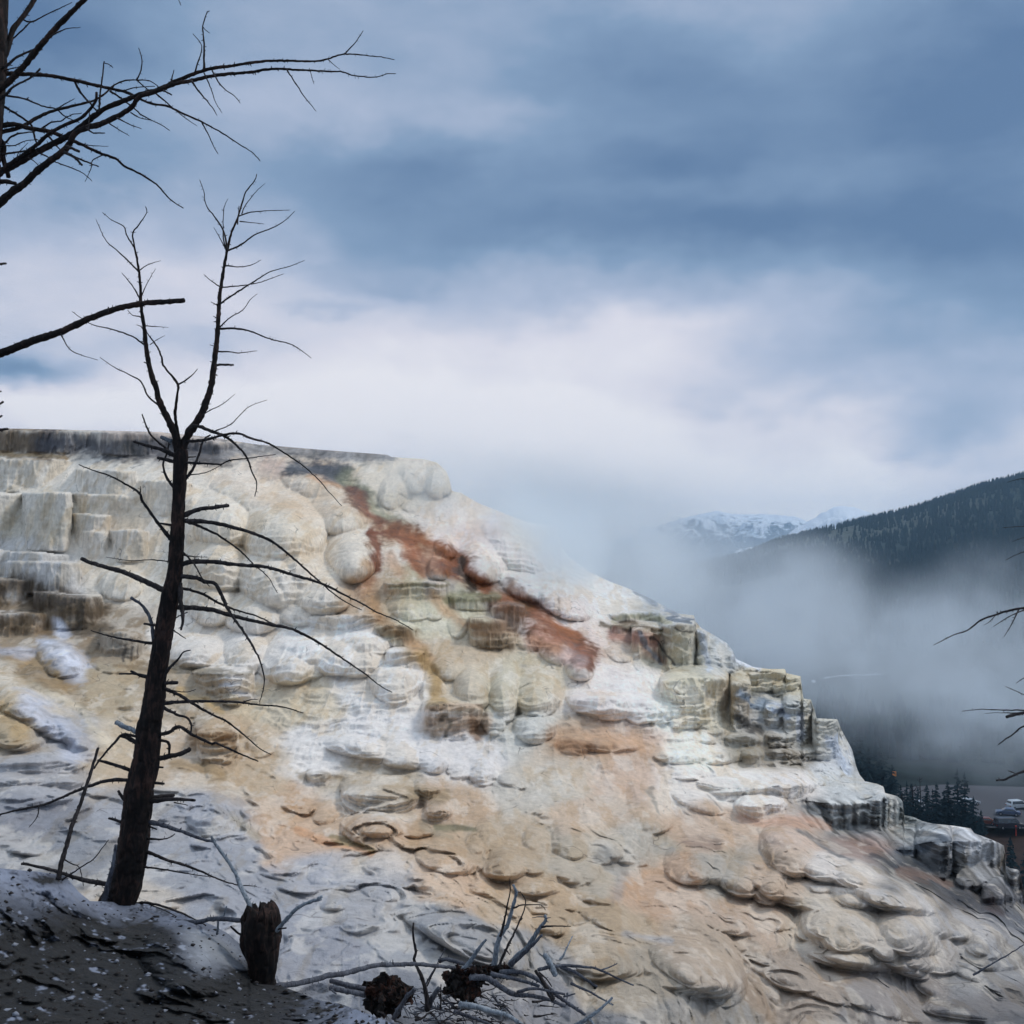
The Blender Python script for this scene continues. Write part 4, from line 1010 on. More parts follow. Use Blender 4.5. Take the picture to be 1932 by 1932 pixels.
class Wood:
    """collects tapered limbs and joins them into one mesh"""
    def __init__(self, seed=0):
        self.v, self.f = [], []
        self.rng = random.Random(seed)

    def tube(self, pts, rad, sides=7, cap=True, rough=0.12):
        n = len(pts)
        base = sum(len(a_) for a_ in self.v)
        T = np.gradient(pts, axis=0)
        T /= np.linalg.norm(T, axis=1)[:, None] + 1e-9
        ref = np.array([0.31, 0.92, 0.22])
        A = np.cross(T, ref)
        A /= np.linalg.norm(A, axis=1)[:, None] + 1e-9
        B = np.cross(T, A)
        ang = np.arange(sides) / sides * 2 * math.pi
        ring = np.cos(ang)[None, :, None] * A[:, None, :] + np.sin(ang)[None, :, None] * B[:, None, :]
        rr = np.array([[1 + rough * (self.rng.random() * 2 - 1) for _ in range(sides)] for _ in range(n)])
        V = pts[:, None, :] + ring * (np.asarray(rad)[:, None] * rr)[:, :, None]
        V = V.reshape(-1, 3)
        F_ = []
        for i in range(n - 1):
            for k in range(sides):
                a_, b_ = base + i * sides + k, base + i * sides + (k + 1) % sides
                F_.append((a_, b_, b_ + sides, a_ + sides))
        if cap:
            V = np.vstack([V, pts[:1] - T[:1] * rad[0] * 0.4, pts[-1:] + T[-1:] * rad[-1] * 0.5])
            c0, c1 = base + n * sides, base + n * sides + 1
            for k in range(sides):
                F_.append((base + (k + 1) % sides, base + k, c0))
                F_.append((base + (n - 1) * sides + k, base + (n - 1) * sides + (k + 1) % sides, c1))
        self.v.append(V)
        self.f += F_

    def limb(self, pix, r0, r1, Y0, Y1=None, spurs=1.0, kink=0.8, sides=7, twiglets=0):
        """pix: traced positions; radii in picture units; Y0..Y1 the forward distance along it"""
        r = self.rng
        L = sum(math.dist(a_, b_) for a_, b_ in zip(pix[:-1], pix[1:]))
        if Y1 is None:
            Y1 = Y0 + r.uniform(-0.4, 0.4) * L * Y0 / F
        c = catmull(pix, 5.0)
        n = len(c)
        t_ = np.linspace(0, 1, n)
        k = kink * min(1.0, 0.4 + r0 / 4)
        jit = np.array([[r.gauss(0, 1) * 0.35 * k, r.gauss(0, 1) * 0.35 * k] for _ in range(n)])
        jit[0] = 0
        c = c + jit
        Ys = Y0 + (Y1 - Y0) * t_
        P = np.array([pos(c[i, 0], c[i, 1], Ys[i]) for i in range(n)])
        rad = (r0 + (r1 - r0) * t_ ** 0.85)
        rad = rad * (1 + 0.10 * np.array([r.uniform(-1, 1) for _ in range(n)]))
        radm = rad * Ys / F
        self.tube(P, radm, sides)
        # thorny stubs of lost twigs
        ns = int(L / 11 * spurs)
        for _ in range(ns):
            i = r.randrange(1, n - 1) if n > 2 else 0
            d = P[min(i + 1, n - 1)] - P[i - 1]
            d = d / (np.linalg.norm(d) + 1e-9)
            ax = np.array([r.gauss(0, 1), r.gauss(0, 1), r.gauss(0, 1)])
            ax = ax - d * ax.dot(d)
            ax /= np.linalg.norm(ax) + 1e-9
            ln = r.uniform(1.8, 4.5) * Ys[i] / F + radm[i]
            q = P[i] + ax * ln + d * ln * r.uniform(-.2, .6)
            rr = max(0.45, min(1.1, rad[i] * 0.4)) * Ys[i] / F
            self.tube(np.array([P[i], (P[i] + q) / 2 + ax * ln * .05, q]), np.array([rr * 1.3, rr, rr * .35]), 4, cap=False, rough=0)
        for _ in range(twiglets):
            i = r.randrange(n // 3, n)
            s = r.choice((-1, 1))
            d = c[min(i + 1, n - 1)] - c[max(i - 1, 0)]
            a0 = math.atan2(d[1], d[0]) + s * r.uniform(0.5, 1.1)
            q = [tuple(c[i])]
            ln = r.uniform(8, 26)
            for j in range(3):
                a0 += r.uniform(-.35, .35)
                q.append((q[-1][0] + math.cos(a0) * ln / 3, q[-1][1] + math.sin(a0) * ln / 3))
            self.limb(q, max(.5, rad[i] * .4), .35, Ys[i], Ys[i] + r.uniform(-.3, .3) * ln * Ys[i] / F, spurs=0.4, sides=4)

    def build(self, name, mat, parent=None):
        return mesh_obj(name, np.vstack(self.v), [tuple(int(i) for i in f) for f in self.f], mat, parent)


def bark_trunk(name, pix, widths, Y, mat, parent, seed, sides=36, amp=0.09, Y1=None, jag=0.0):
    """a trunk with plates of bark; widths are half widths in picture units at the traced positions"""
    P2 = catmull([(a_, b_, w) for (a_, b_), w in zip(pix, widths)], 3.0)
    n = len(P2)
    t_ = np.linspace(0, 1, n)
    Ys = Y + ((Y1 if Y1 is not None else Y) - Y) * t_
    C = np.array([pos(P2[i, 0], P2[i, 1], Ys[i]) for i in range(n)])
    R_ = P2[:, 2] * Ys / F
    T = np.gradient(C, axis=0)
    T /= np.linalg.norm(T, axis=1)[:, None]
    A = np.cross(T, np.array([0, 1, 0.01]))
    A /= np.linalg.norm(A, axis=1)[:, None]
    B = np.cross(T, A)
    th = np.arange(sides) / sides * 2 * math.pi
    cx, cy = np.cos(th)[None, :] + 0 * t_[:, None], np.sin(th)[None, :] + 0 * t_[:, None]
    hz = (np.cumsum(np.r_[0, np.linalg.norm(np.diff(C, axis=0), axis=1)]))[:, None] + 0 * cx
    k = 1 / R_.mean()
    d = fbm(cx * 2.6, cy * 2.6, hz * k * 0.55, 5, seed, 0.6)
    pl = np.abs(vnoise(cx * 4.5, cy * 4.5, hz * k * 1.1, seed + 3))
    rad = R_[:, None] * (1 + amp * 1.6 * d - amp * 1.8 * np.exp(-pl * 9))
    V = C[:, None, :] + (cx[..., None] * A[:, None, :] + cy[..., None] * B[:, None, :]) * rad[..., None]
    if jag:   # splintered end
        top = fbm(cx[-1] * 3.5, cy[-1] * 3.5, cx[-1] * 0 + seed, 4, seed + 7, 0.75)
        for i in range(n - 8, n):
            V[i] += T[-1][None, :] * (top * jag * ((i - n + 9) / 8))[:, None]
    V = V.reshape(-1, 3)
    F_ = []
    for i in range(n - 1):
        for j in range(sides):
            a_, b_ = i * sides + j, i * sides + (j + 1) % sides
            F_.append((a_, b_, b_ + sides, a_ + sides))
    V = np.vstack([V, C[0:1], C[-1:] - T[-1:] * (jag * 0.8)])
    for j in range(sides):
        F_.append(((j + 1) % sides, j, n * sides))
        F_.append(((n - 1) * sides + j, (n - 1) * sides + (j + 1) % sides, n * sides + 1))
    return mesh_obj(name, V, F_, mat, parent)


def P_(q, *xy):
    return [q(xy[i], xy[i + 1]) for i in range(0, len(xy), 2)]


# ---- the tall forked dead tree
def build_main_tree():
    Y = 9.0
    o = empty('dead_tree')
    tag(o, 'tall dark dead tree forked at its top, standing before the terraces', 'tree', 'dead trees')
    pix = [(217, 1722), (222, 1700), q3(760, 1100), q3(795, 900), q3(820, 700), q3(845, 500), q3(880, 350), q3(900, 150), q3(925, 0), q2(825, 1500), q2(850, 1350), q2(875, 1200), q2(900, 1060), q2(920, 960), q2(930, 850), q2(938, 700), q2(945, 550), q2(950, 420), q2(955, 330), q2(960, 290)]
    w = [37, 31, 29, 28, 27.5, 26, 25, 23, 21, 18.5, 17.5, 17, 16.5, 15, 14, 13, 12.5, 13, 13.5, 11]
    bark_trunk('trunk', pix, w, Y, M_BARK, o, 7, sides=40, amp=0.10)
    L = []

    def b(pts, r0, r1, mat=M_TWIG, **k):
        L.append((pts, r0, r1, mat, k))
    b(P_(q2, 955, 340, 975, 250, 1030, 160, 1075, 80) + P_(q1, 1035, 1890, 1050, 1780, 1065, 1650, 1070, 1560, 1080, 1430, 1105, 1270, 1115, 1220, 1135, 1140, 1165, 1070, 1185, 1000, 1205, 940, 1245, 890, 1258, 855), 8.5, .8, M_BARK, Y1=9.3, sides=12)
    b(P_(q2, 945, 330, 925, 220, 900, 160, 865, 90, 835, 20) + P_(q1, 765, 1900, 740, 1830, 718, 1720, 708, 1620, 692, 1500, 688, 1400, 680, 1320, 665, 1240, 655, 1190, 652, 1140, 690, 1090, 720, 1040, 713, 1012), 7.5, .7, M_BARK, Y1=8.7, sides=12)
    b(P_(q2, 945, 240, 925, 120, 930, 50) + P_(q1, 870, 1932, 872, 1885, 840, 1840, 800, 1790, 795, 1760, 770, 1700, 720, 1630, 708, 1605), 3.6, 1.0, M_BARK, Y1=8.9)
    b(P_(q1, 872, 1885, 900, 1870, 940, 1840, 968, 1808), 2, .6, spurs=2)
    limbs_r = [
        (P_(q1, 1115, 1225, 1095, 1130, 1050, 1060, 1008, 1000, 1000, 940, 978, 882), 2.0, .6), (P_(q1, 1112, 1228, 1095, 1170, 1095, 1050, 1100, 1010, 1118, 975), 1.5, .5), (P_(q1, 1110, 1232, 1080, 1170, 1048, 1115), 1.4, .5),
        (P_(q1, 1120, 1228, 1180, 1200, 1250, 1150, 1340, 1115, 1400, 1080, 1445, 1035), 2.0, .5), (P_(q1, 1170, 1060, 1230, 1040, 1330, 1032, 1420, 1030), 1.4, .5), (P_(q1, 1175, 1085, 1220, 1090, 1295, 1098), 1.2, .4),
        (P_(q1, 1185, 1050, 1200, 1010, 1255, 940, 1298, 900), 1.2, .4), (P_(q1, 1165, 1100, 1172, 1010), 1.3, .8), (P_(q1, 1105, 1303, 1190, 1308, 1240, 1295, 1280, 1275), 1.5, .5), (P_(q1, 1085, 1410, 1040, 1380, 998, 1345), 1.3, .6),
        (P_(q1, 1088, 1408, 1180, 1400, 1270, 1385, 1390, 1342), 1.5, .5), (P_(q1, 1080, 1488, 1150, 1440, 1230, 1390, 1320, 1335, 1420, 1305, 1492, 1277), 2.0, .5), (P_(q1, 1075, 1605, 1130, 1555, 1190, 1520, 1225, 1470, 1262, 1440), 1.5, .5),
        (P_(q1, 1075, 1612, 1150, 1610, 1230, 1625, 1320, 1660, 1400, 1680, 1460, 1705, 1525, 1755), 2.2, .6), (P_(q1, 1062, 1722, 1130, 1725, 1170, 1730, 1260, 1720), 1.8, .5), (P_(q1, 1055, 1792, 1080, 1788, 1145, 1788), 2.6, 1.8),
        (P_(q1, 1065, 1702, 1028, 1690), 1.2, .6), (P_(q1, 1070, 1500, 1035, 1480), 1.2, .6), (P_(q1, 1070, 1565, 1045, 1550), 1.2, .6)]
    limbs_l = [
        (P_(q1, 655, 1210, 620, 1150, 605, 1108, 550, 1080, 503, 1042), 1.6, .5), (P_(q1, 680, 1332, 620, 1270, 570, 1225, 520, 1180, 490, 1120, 470, 1075), 1.8, .5), (P_(q1, 680, 1328, 720, 1300, 788, 1277), 1.2, .4),
        (P_(q1, 692, 1475, 655, 1410, 625, 1370, 597, 1338), 1.7, .6), (P_(q1, 690, 1460, 720, 1390, 762, 1318), 1.2, .4), (P_(q1, 700, 1560, 680, 1550, 650, 1545, 625, 1520), 1.4, .5), (P_(q1, 708, 1598, 760, 1600, 825, 1605), 1.2, .4),
        (P_(q1, 712, 1695, 660, 1655, 600, 1630, 530, 1610, 450, 1590, 400, 1560, 353, 1527), 1.9, .6), (P_(q2, 835, 55, 800, 30) + P_(q1, 720, 1932, 690, 1870, 630, 1835, 560, 1800, 490, 1752), 1.9, .6), (P_(q1, 735, 1690, 770, 1665, 808, 1645), .8, .4), (P_(q1, 735, 1790, 706, 1775), 1.8, 1.0),
        (P_(q1, 705, 1620, 690, 1600, 670, 1592), 1.2, .6)]
    trunk_b = [
        (P_(q2, 985, 200, 1005, 172, 1040, 168, 1130, 200, 1200, 230, 1270, 290, 1310, 350, 1330, 410, 1355, 470, 1345, 540), 4.2, .8), (P_(q2, 985, 250, 1090, 240, 1180, 215, 1260, 208, 1330, 235, 1420, 260, 1500, 310, 1590, 370, 1680, 450, 1740, 520, 1805, 590), 3.2, .6),
        (P_(q2, 1120, 200, 1215, 160, 1310, 70, 1410, 30), 1.3, .4), (P_(q2, 1065, 110, 1110, 85, 1170, 55, 1240, 0), 1.2, .4), (P_(q2, 970, 362, 1080, 365, 1165, 370, 1210, 350, 1310, 338, 1455, 318), 2.6, .6),
        (P_(q2, 970, 460, 1020, 390, 1050, 320, 1075, 240, 1110, 215), 3.2, 1.6), (P_(q2, 970, 430, 1080, 415, 1160, 380), 1.4, .6), (P_(q2, 975, 335, 1035, 330), 2, 1), (P_(q2, 970, 640, 1060, 605, 1120, 600, 1208, 588), 5.0, 3.6),
        (P_(q2, 970, 668, 1100, 675, 1220, 700, 1340, 735, 1440, 780, 1530, 850, 1620, 930, 1700, 1000, 1770, 1060, 1850, 1110, 1910, 1140), 4.6, .8), (P_(q2, 975, 670, 1060, 700, 1160, 750, 1260, 820, 1340, 900, 1410, 960, 1465, 1050), 3.0, .6),
        (P_(q2, 960, 830, 1020, 890, 1060, 960, 1105, 1015), 2.4, .8), (P_(q2, 965, 850, 1030, 858, 1095, 860), 1.3, .7), (P_(q2, 950, 905, 1010, 885, 1130, 885, 1250, 900, 1400, 912, 1550, 955, 1700, 1000, 1800, 1050, 1930, 1115) + P_(q4, 500, 1150, 600, 1190, 695, 1245), 5.0, .8),
        (P_(q2, 945, 960, 1040, 970, 1080, 990, 1130, 995, 1160, 1040, 1200, 1130, 1240, 1190, 1290, 1260, 1340, 1340, 1380, 1430, 1395, 1510, 1385, 1580, 1370, 1625), 4.6, .8), (P_(q2, 940, 1020, 1060, 1050, 1150, 1100, 1250, 1140, 1350, 1170, 1450, 1215), 3.2, 1.2),
        (P_(q2, 940, 1125, 1100, 1135, 1230, 1170, 1400, 1210, 1540, 1240, 1680, 1310, 1800, 1390, 1920, 1470) + P_(q4, 470, 1500, 530, 1545, 582, 1575), 5.2, .8), (P_(q2, 880, 1045, 790, 1000, 680, 950, 570, 915, 480, 890, 430, 868), 6.0, 3.6),
        (P_(q2, 900, 885, 800, 875, 680, 878, 560, 860), 1.4, .5), (P_(q2, 915, 785, 850, 700, 790, 620, 750, 560, 735, 520, 670, 480, 590, 435, 500, 405, 415, 372), 4.0, .9), (P_(q2, 740, 520, 742, 485), 1.2, .6), (P_(q2, 915, 692, 840, 680), 3.0, 1.8),
        (P_(q2, 930, 510, 880, 440, 862, 370, 885, 300, 890, 250), 3.0, 1.4), (P_(q2, 945, 345, 880, 290, 800, 220, 770, 160, 750, 105), 3.2, 1.2), (P_(q2, 930, 330, 860, 295, 790, 275, 705, 250), 5.0, 2.2), (P_(q2, 930, 360, 870, 345, 830, 335), 4.0, 3.0),
        (P_(q2, 850, 1225, 760, 1212), 3.2, 2), (P_(q2, 835, 1320, 700, 1300, 590, 1280, 480, 1248), 3.2, .9), (P_(q2, 850, 1290, 880, 1220, 930, 1180, 990, 1150), 2.2, 1.0),
        (P_(q2, 945, 1000, 955, 1100, 966, 1180, 955, 1245), 7, 2), (P_(q2, 900, 1235, 980, 1290), 1.6, .8), (P_(q2, 850, 1510, 890, 1450, 940, 1400, 970, 1360, 1005, 1352), 4.2, 1.0), (P_(q2, 800, 1500, 740, 1485, 690, 1460), 4.2, 2), (P_(q2, 790, 1492, 700, 1475, 630, 1477), 3, 1.4),
        (P_(q2, 850, 1525, 938, 1522), 4.2, 3.2), (P_(q2, 860, 1550, 950, 1590, 1030, 1640, 1120, 1690, 1200, 1730, 1290, 1800, 1370, 1870, 1432, 1902), 3.8, .8), (P_(q2, 820, 1634, 950, 1625, 1100, 1620, 1250, 1625, 1370, 1640, 1490, 1650, 1600, 1683), 4.0, .9),
        (P_(q2, 860, 1555, 970, 1572, 1035, 1560), 1.5, .6), (P_(q2, 850, 1645, 930, 1690, 990, 1710, 1010, 1750, 1005, 1800), 3.4, 1.6), (P_(q2, 1285, 1625, 1330, 1610, 1360, 1612), 1.4, .6), (P_(q2, 820, 1800, 890, 1785, 945, 1755, 1020, 1800, 1120, 1845) + P_(q3, 1300, 235, 1470, 310, 1558, 345), 4.2, 1.2),
        (P_(q3, 840, 200, 790, 190, 740, 185, 690, 235, 640, 290, 600, 340, 568, 392), 3.0, 1.8), (P_(q3, 830, 240, 790, 215, 735, 192), 4.4, 4), (P_(q3, 900, 345, 1000, 320, 1090, 300, 1148, 272), 5.2, 4.0), (P_(q3, 960, 220, 1000, 225, 1022, 250, 1020, 305), 3.2, 2.2),
        (P_(q3, 800, 405, 700, 370, 590, 340), 3.8, 2.4), (P_(q3, 800, 462, 700, 458, 620, 470, 540, 495, 450, 530, 360, 570, 260, 610, 150, 632, 50, 655, -60, 685), 3.8, 1.6), (P_(q3, 235, 620, 225, 680, 175, 745), 1.3, .5),
        (P_(q3, 920, 475, 990, 482), 3, 2), (P_(q3, 925, 380, 985, 385), 2.6, 1.6), (P_(q3, 900, 570, 990, 555, 1052, 550), 4.6, 3.4), (P_(q3, 900, 590, 1020, 575, 1120, 578, 1178, 582), 5.0, 2.4), (P_(q3, 1050, 595, 1132, 612), 1.3, .7),
        (P_(q3, 770, 600, 735, 560, 715, 525), 4.0, 2.6), (P_(q3, 740, 715, 655, 690), 3.4, 2.2), (P_(q3, 880, 812, 970, 818, 1020, 808, 1055, 785), 2.6, .9),
        (P_(q3, 860, 880, 940, 915, 1030, 950, 1120, 975, 1210, 1010, 1300, 1050, 1420, 1090, 1552, 1102), 3.6, .7), (P_(q3, 780, 980, 860, 985, 960, 995, 1080, 1015, 1200, 1035, 1262, 1042), 2.6, .7), (P_(q3, 900, 740, 948, 758), 2.2, 1.2),
        (P_(q3, 690, 1100, 620, 1085, 540, 1070, 440, 1045, 370, 1020, 260, 990, 165, 968, 130, 965), 5.2, 2.4)]
    for p, r0, r1 in limbs_r:
        b(p, r0, r1, M_TWIG, Yb=9.15)
    for p, r0, r1 in limbs_l:
        b(p, r0, r1, M_TWIG, Yb=8.85)
    for p, r0, r1 in trunk_b:
        b(p, r0, r1, M_TWIG)
    b(P_(q2, 815, 1310, 800, 1210, 780, 1160, 745, 1110, 692, 1075), 4.0, 2.8, M_DGREY)
    b(P_(q2, 735, 1790, 670, 1760, 612, 1732), 5.0, 4.6, M_GREY)
    b(P_(q3, 860, 708, 960, 725, 1050, 755, 1150, 790, 1230, 820, 1302, 832), 5.0, 2.2, M_DGREY)
    b(P_(q2, 905, 250, 880, 240, 850, 225), 5, 3, M_GREY)
    for i, (p, r0, r1, m, k) in enumerate(L):
        wd = Wood(100 + i)
        Yb = k.pop('Yb', Y)
        wd.limb(p, r0, r1, Yb, spurs=k.pop('spurs', 1.1), **k)
        wd.build('branch', m, o)
    # slab of bark splitting off at the foot
    wd = Wood(5)
    wd.limb(P_(q3, 625, 1200, 650, 1100, 680, 980, 700, 850), 6, 2.5, 8.85, 8.85, sides=9, spurs=2)
    wd.build('bark_strip', M_DGREY, o)
    return o


main_tree = build_main_tree()


def build_corner_tree():
    Y = 6.0
    o = empty('dead_tree')
    tag(o, 'dead tree at the upper left corner with long branches arching over the sky', 'tree', 'dead trees')
    bark_trunk('trunk', [(-150, 1780), (-130, 1600), (-98, 1200), (-68, 800), (-47, 500), (-32, 300), (-20, 120), (-14, -60), (-8, -300), (-4, -560)], [46, 42, 40, 37, 34, 32, 31, 29, 22, 8], Y, M_BARK, o, 17, sides=36, amp=0.08)
    B = [
        (P_(qa, -120, 1600, -20, 1510, 60, 1430, 200, 1330, 330, 1230, 430, 1140, 560, 1070, 680, 1020, 760, 950, 820, 870, 830, 790), 5.2, 2.6, 5.7),
        (P_(qa, -120, 1530, -20, 1480, 80, 1440, 250, 1340, 420, 1250, 560, 1180, 680, 1100, 790, 1010, 900, 930, 1050, 870, 1200, 810, 1350, 770, 1500, 700, 1700, 620, 1850, 580, 1950, 570) + P_(q1, 1250, 305, 1370, 297, 1540, 300, 1620, 285, 1690, 265, 1850, 278, 1932, 292), 7.4, .7, 5.2),
        (P_(qa, -170, 1910, -60, 1800, 100, 1650, 200, 1580, 350, 1440, 500, 1330, 580, 1260, 640, 1150, 760, 1090, 850, 1070, 1000, 1000, 1120, 930, 1200, 830, 1350, 780, 1500, 720, 1650, 690, 1800, 655, 1950, 635) + P_(q1, 1220, 355, 1330, 338, 1450, 342, 1620, 350, 1680, 352, 1740, 372, 1840, 378, 1900, 362, 1940, 360), 8.2, .7, 5.0),
        (P_(qa, -80, 850, -20, 790, 100, 680, 200, 570, 330, 410, 450, 270, 560, 160, 690, 30, 800, -80, 950, -260), 6.6, 4.2, 5.4),
        (P_(qa, -80, 640, 40, 630, 200, 635, 400, 645, 640, 690, 860, 740, 1080, 790, 1200, 850, 1310, 890, 1440, 910, 1540, 960, 1700, 1030, 1850, 1110) + P_(q1, 1110, 665, 1170, 705, 1240, 750, 1274, 789), 4.8, .8, 6.6),
        (P_(qa, -100, 1110, 20, 1080, 120, 1065, 250, 1100, 430, 1130, 560, 1180, 700, 1240, 850, 1310, 990, 1360, 1060, 1420, 1200, 1490, 1340, 1580, 1430, 1680, 1500, 1740, 1575, 1785), 5.4, .9, 6.4),
        (P_(qa, -90, 1160, 30, 1130, 180, 1090, 300, 1020, 430, 960, 600, 915, 780, 870, 880, 820, 980, 730, 1080, 690, 1170, 685, 1290, 695, 1360, 745), 4.4, .8, 6.5),
        (P_(qa, -10, 560, 60, 430, 110, 260, 200, 140, 280, 20, 330, -80), 6.0, 4.0, 6.2), (P_(qa, 190, 160, 260, 190, 350, 150, 450, 100, 620, 20), 1.8, .6, 6.2), (P_(qa, 110, 330, 200, 250, 260, 190), 1.8, 1.2, 6.1),
        (P_(qa, -40, 610, 50, 570, 130, 500, 230, 450, 300, 420), 3.4, 1.8, 5.9), (P_(qa, 430, 310, 560, 250, 690, 235), 1.7, .6, 5.5), (P_(qa, 0, 620, 90, 590, 180, 570), 1.6, .8, 6), (P_(qa, 260, 660, 300, 640, 345, 588), 2.4, 1.8, 6.05),
        (P_(qa, -60, 900, 50, 810, 120, 740, 220, 690, 280, 655), 3.2, 1.8, 5.8), (P_(qa, -60, 810, 50, 820, 200, 845, 290, 880, 400, 920, 480, 935, 560, 1000, 680, 1050), 2.4, 1.0, 6.3),
        (P_(qa, -80, 840, 30, 910, 130, 970, 220, 1030, 270, 1080, 300, 1190, 320, 1240), 2.8, 1.6, 6.2), (P_(qa, -70, 1300, 30, 1240, 100, 1170, 200, 1140, 300, 1130), 2.6, 1.2, 6.2), (P_(qa, -40, 1255, 50, 1250, 130, 1245, 230, 1205, 340, 1200), 1.6, .6, 6.1),
        (P_(qa, -60, 1320, 50, 1320, 150, 1305, 250, 1295, 380, 1330, 480, 1390, 610, 1440, 720, 1490, 790, 1555), 2.4, .7, 6.4), (P_(qa, 140, 1380, 160, 1310, 240, 1225), 1.1, .5, 5.8), (P_(qa, 360, 1100, 440, 1050, 520, 1040, 600, 990, 700, 970), 1.8, .8, 6.2),
        (P_(qa, 640, 692, 690, 790, 760, 870, 820, 940, 850, 980), 2.6, 1.4, 6.2), (P_(qa, 850, 960, 860, 800, 880, 650, 892, 525), 2.2, 1.2, 5.7), (P_(qa, 892, 540, 930, 550, 968, 578), 1.0, .8, 5.7), (P_(qa, 1172, 682, 1210, 600, 1215, 500, 1190, 410), 1.5, .7, 6.3),
        (P_(qa, 1170, 685, 1240, 745, 1290, 780), 1.6, .9, 6.3), (P_(qa, 1070, 775, 1170, 750, 1330, 740), 1.3, .6, 6.2), (P_(qa, 945, 780, 1060, 860, 1150, 930, 1220, 990, 1320, 1040, 1400, 1080, 1455, 1120), 2.2, .7, 6.3),
        (P_(qa, 1340, 805, 1420, 870, 1500, 940, 1600, 1020, 1690, 1080), 1.7, .5, 5.4), (P_(qa, 1750, 595, 1750, 380, 1740, 230, 1780, 100, 1797, 92), 2.4, .8, 5.1), (P_(qa, 1670, 625, 1730, 430, 1720, 370, 1655, 290), 1.6, .6, 5.2), (P_(qa, 1740, 230, 1760, 255, 1800, 285), 1.0, .5, 5.1),
        (P_(qa, 1640, 690, 1720, 800, 1820, 920, 1860, 990), 2.2, .7, 5.0), (P_(qa, 1750, 625, 1810, 760, 1850, 880, 1905, 970), 1.4, .5, 5.1), (P_(q1, 1040, 345, 1070, 400, 1105, 440, 1150, 470, 1178, 505), 1.6, .6, 5.1), (P_(q1, 1405, 340, 1450, 410, 1490, 470, 1550, 545), 1.6, .6, 5.0),
        (P_(q1, 1520, 345, 1530, 380, 1538, 412), .9, .4, 5.0), (P_(q1, 1690, 265, 1740, 210, 1780, 150), 1.4, .6, 5.0), (P_(q1, 1605, 288, 1640, 320, 1665, 340), .9, .4, 5.0), (P_(qa, 1730, 1045, 1790, 1160, 1830, 1250, 1870, 1320), 1.6, .6, 6.5),
        (P_(qa, 1475, 710, 1475, 660, 1495, 600), 1.6, .8, 5.2), (P_(qa, 560, 1260, 620, 1275, 680, 1300), 3.6, 2.6, 5.2), (P_(qa, 550, 1305, 640, 1350, 705, 1420), 3.2, 2.2, 5.2), (P_(qa, 555, 1308, 700, 1370, 845, 1430), 2.4, 1.2, 5.3),
        (P_(qa, 880, 1330, 795, 1375, 780, 1450, 730, 1560), 1.3, .5, 6.4), (P_(qa, 640, 1215, 750, 1245, 930, 1255), 1.4, .5, 6.3), (P_(qa, 740, 1100, 800, 1140, 900, 1140), 2.0, 1.0, 5.3), (P_(qa, 940, 1060, 1000, 1100, 1110, 1165), 1.4, .5, 5.5),
        (P_(qa, 1000, 1010, 1120, 1070, 1215, 1105), 1.6, .6, 5.5), (P_(qa, -60, 1560, 60, 1558, 132, 1575), 5.0, 3.6, 5.9), (P_(qa, 1400, 775, 1430, 790, 1475, 815), 2.0, 1.2, 5.3), (P_(qa, 1120, 965, 1200, 1010, 1290, 1030), 1.4, .6, 5.4),
        (P_(qa, 480, 940, 560, 890, 640, 845), 1.4, .6, 6.3), (P_(qa, 240, 1350, 290, 1380, 340, 1430), 1.2, .6, 5.6), (P_(qa, 420, 1170, 470, 1230, 520, 1290), 2.2, 1.2, 6.4), (P_(qa, 760, 1110, 765, 1020, 770, 960), 1.4, .8, 5.4),
        (P_(q1, -130, 1790, -30, 1745, 0, 1735, 150, 1675, 300, 1625, 430, 1565, 550, 1520, 680, 1490, 800, 1480, 902, 1473), 8.4, 4.6, 5.4), (P_(q1, 297, 1635, 340, 1710, 400, 1740, 480, 1765), 1.2, .5, 5.7), (P_(q1, 530, 1530, 532, 1505), 1.6, 1.2, 5.5),
        ([(-30, 500), (0, 498), (12, 497)], 3, 2, 6.2), ([(-50, 770), (0, 762), (6, 758)], 3, 2, 6.0), ([(-55, 815), (0, 811), (14, 809)], 3.4, 2.4, 6.2), ([(-50, 745), (2, 738)], 2.5, 1.5, 6.3), ([(-60, 745), (-20, 790), (4, 785)], 3.5, 2, 6.3),
        (P_(qa, 0, 1200, 30, 1260, 25, 1350, 50, 1430, 75, 1520), 5.5, 4.0, 6.05), ([(140, -30), (240, -70), (320, -30), (336, -2), (341, 10)], 2.2, .6, 6.2)]
    for i, (p, r0, r1, y1) in enumerate(B):
        wd = Wood(300 + i)
        start = Y if p[0][0] < 0 else y1
        wd.limb(p, r0, r1, start, y1, spurs=1.2, sides=10 if r0 > 4 else 7)
        wd.build('branch', M_BARK if r0 > 4 else M_TWIG, o)
    return o


build_corner_tree()


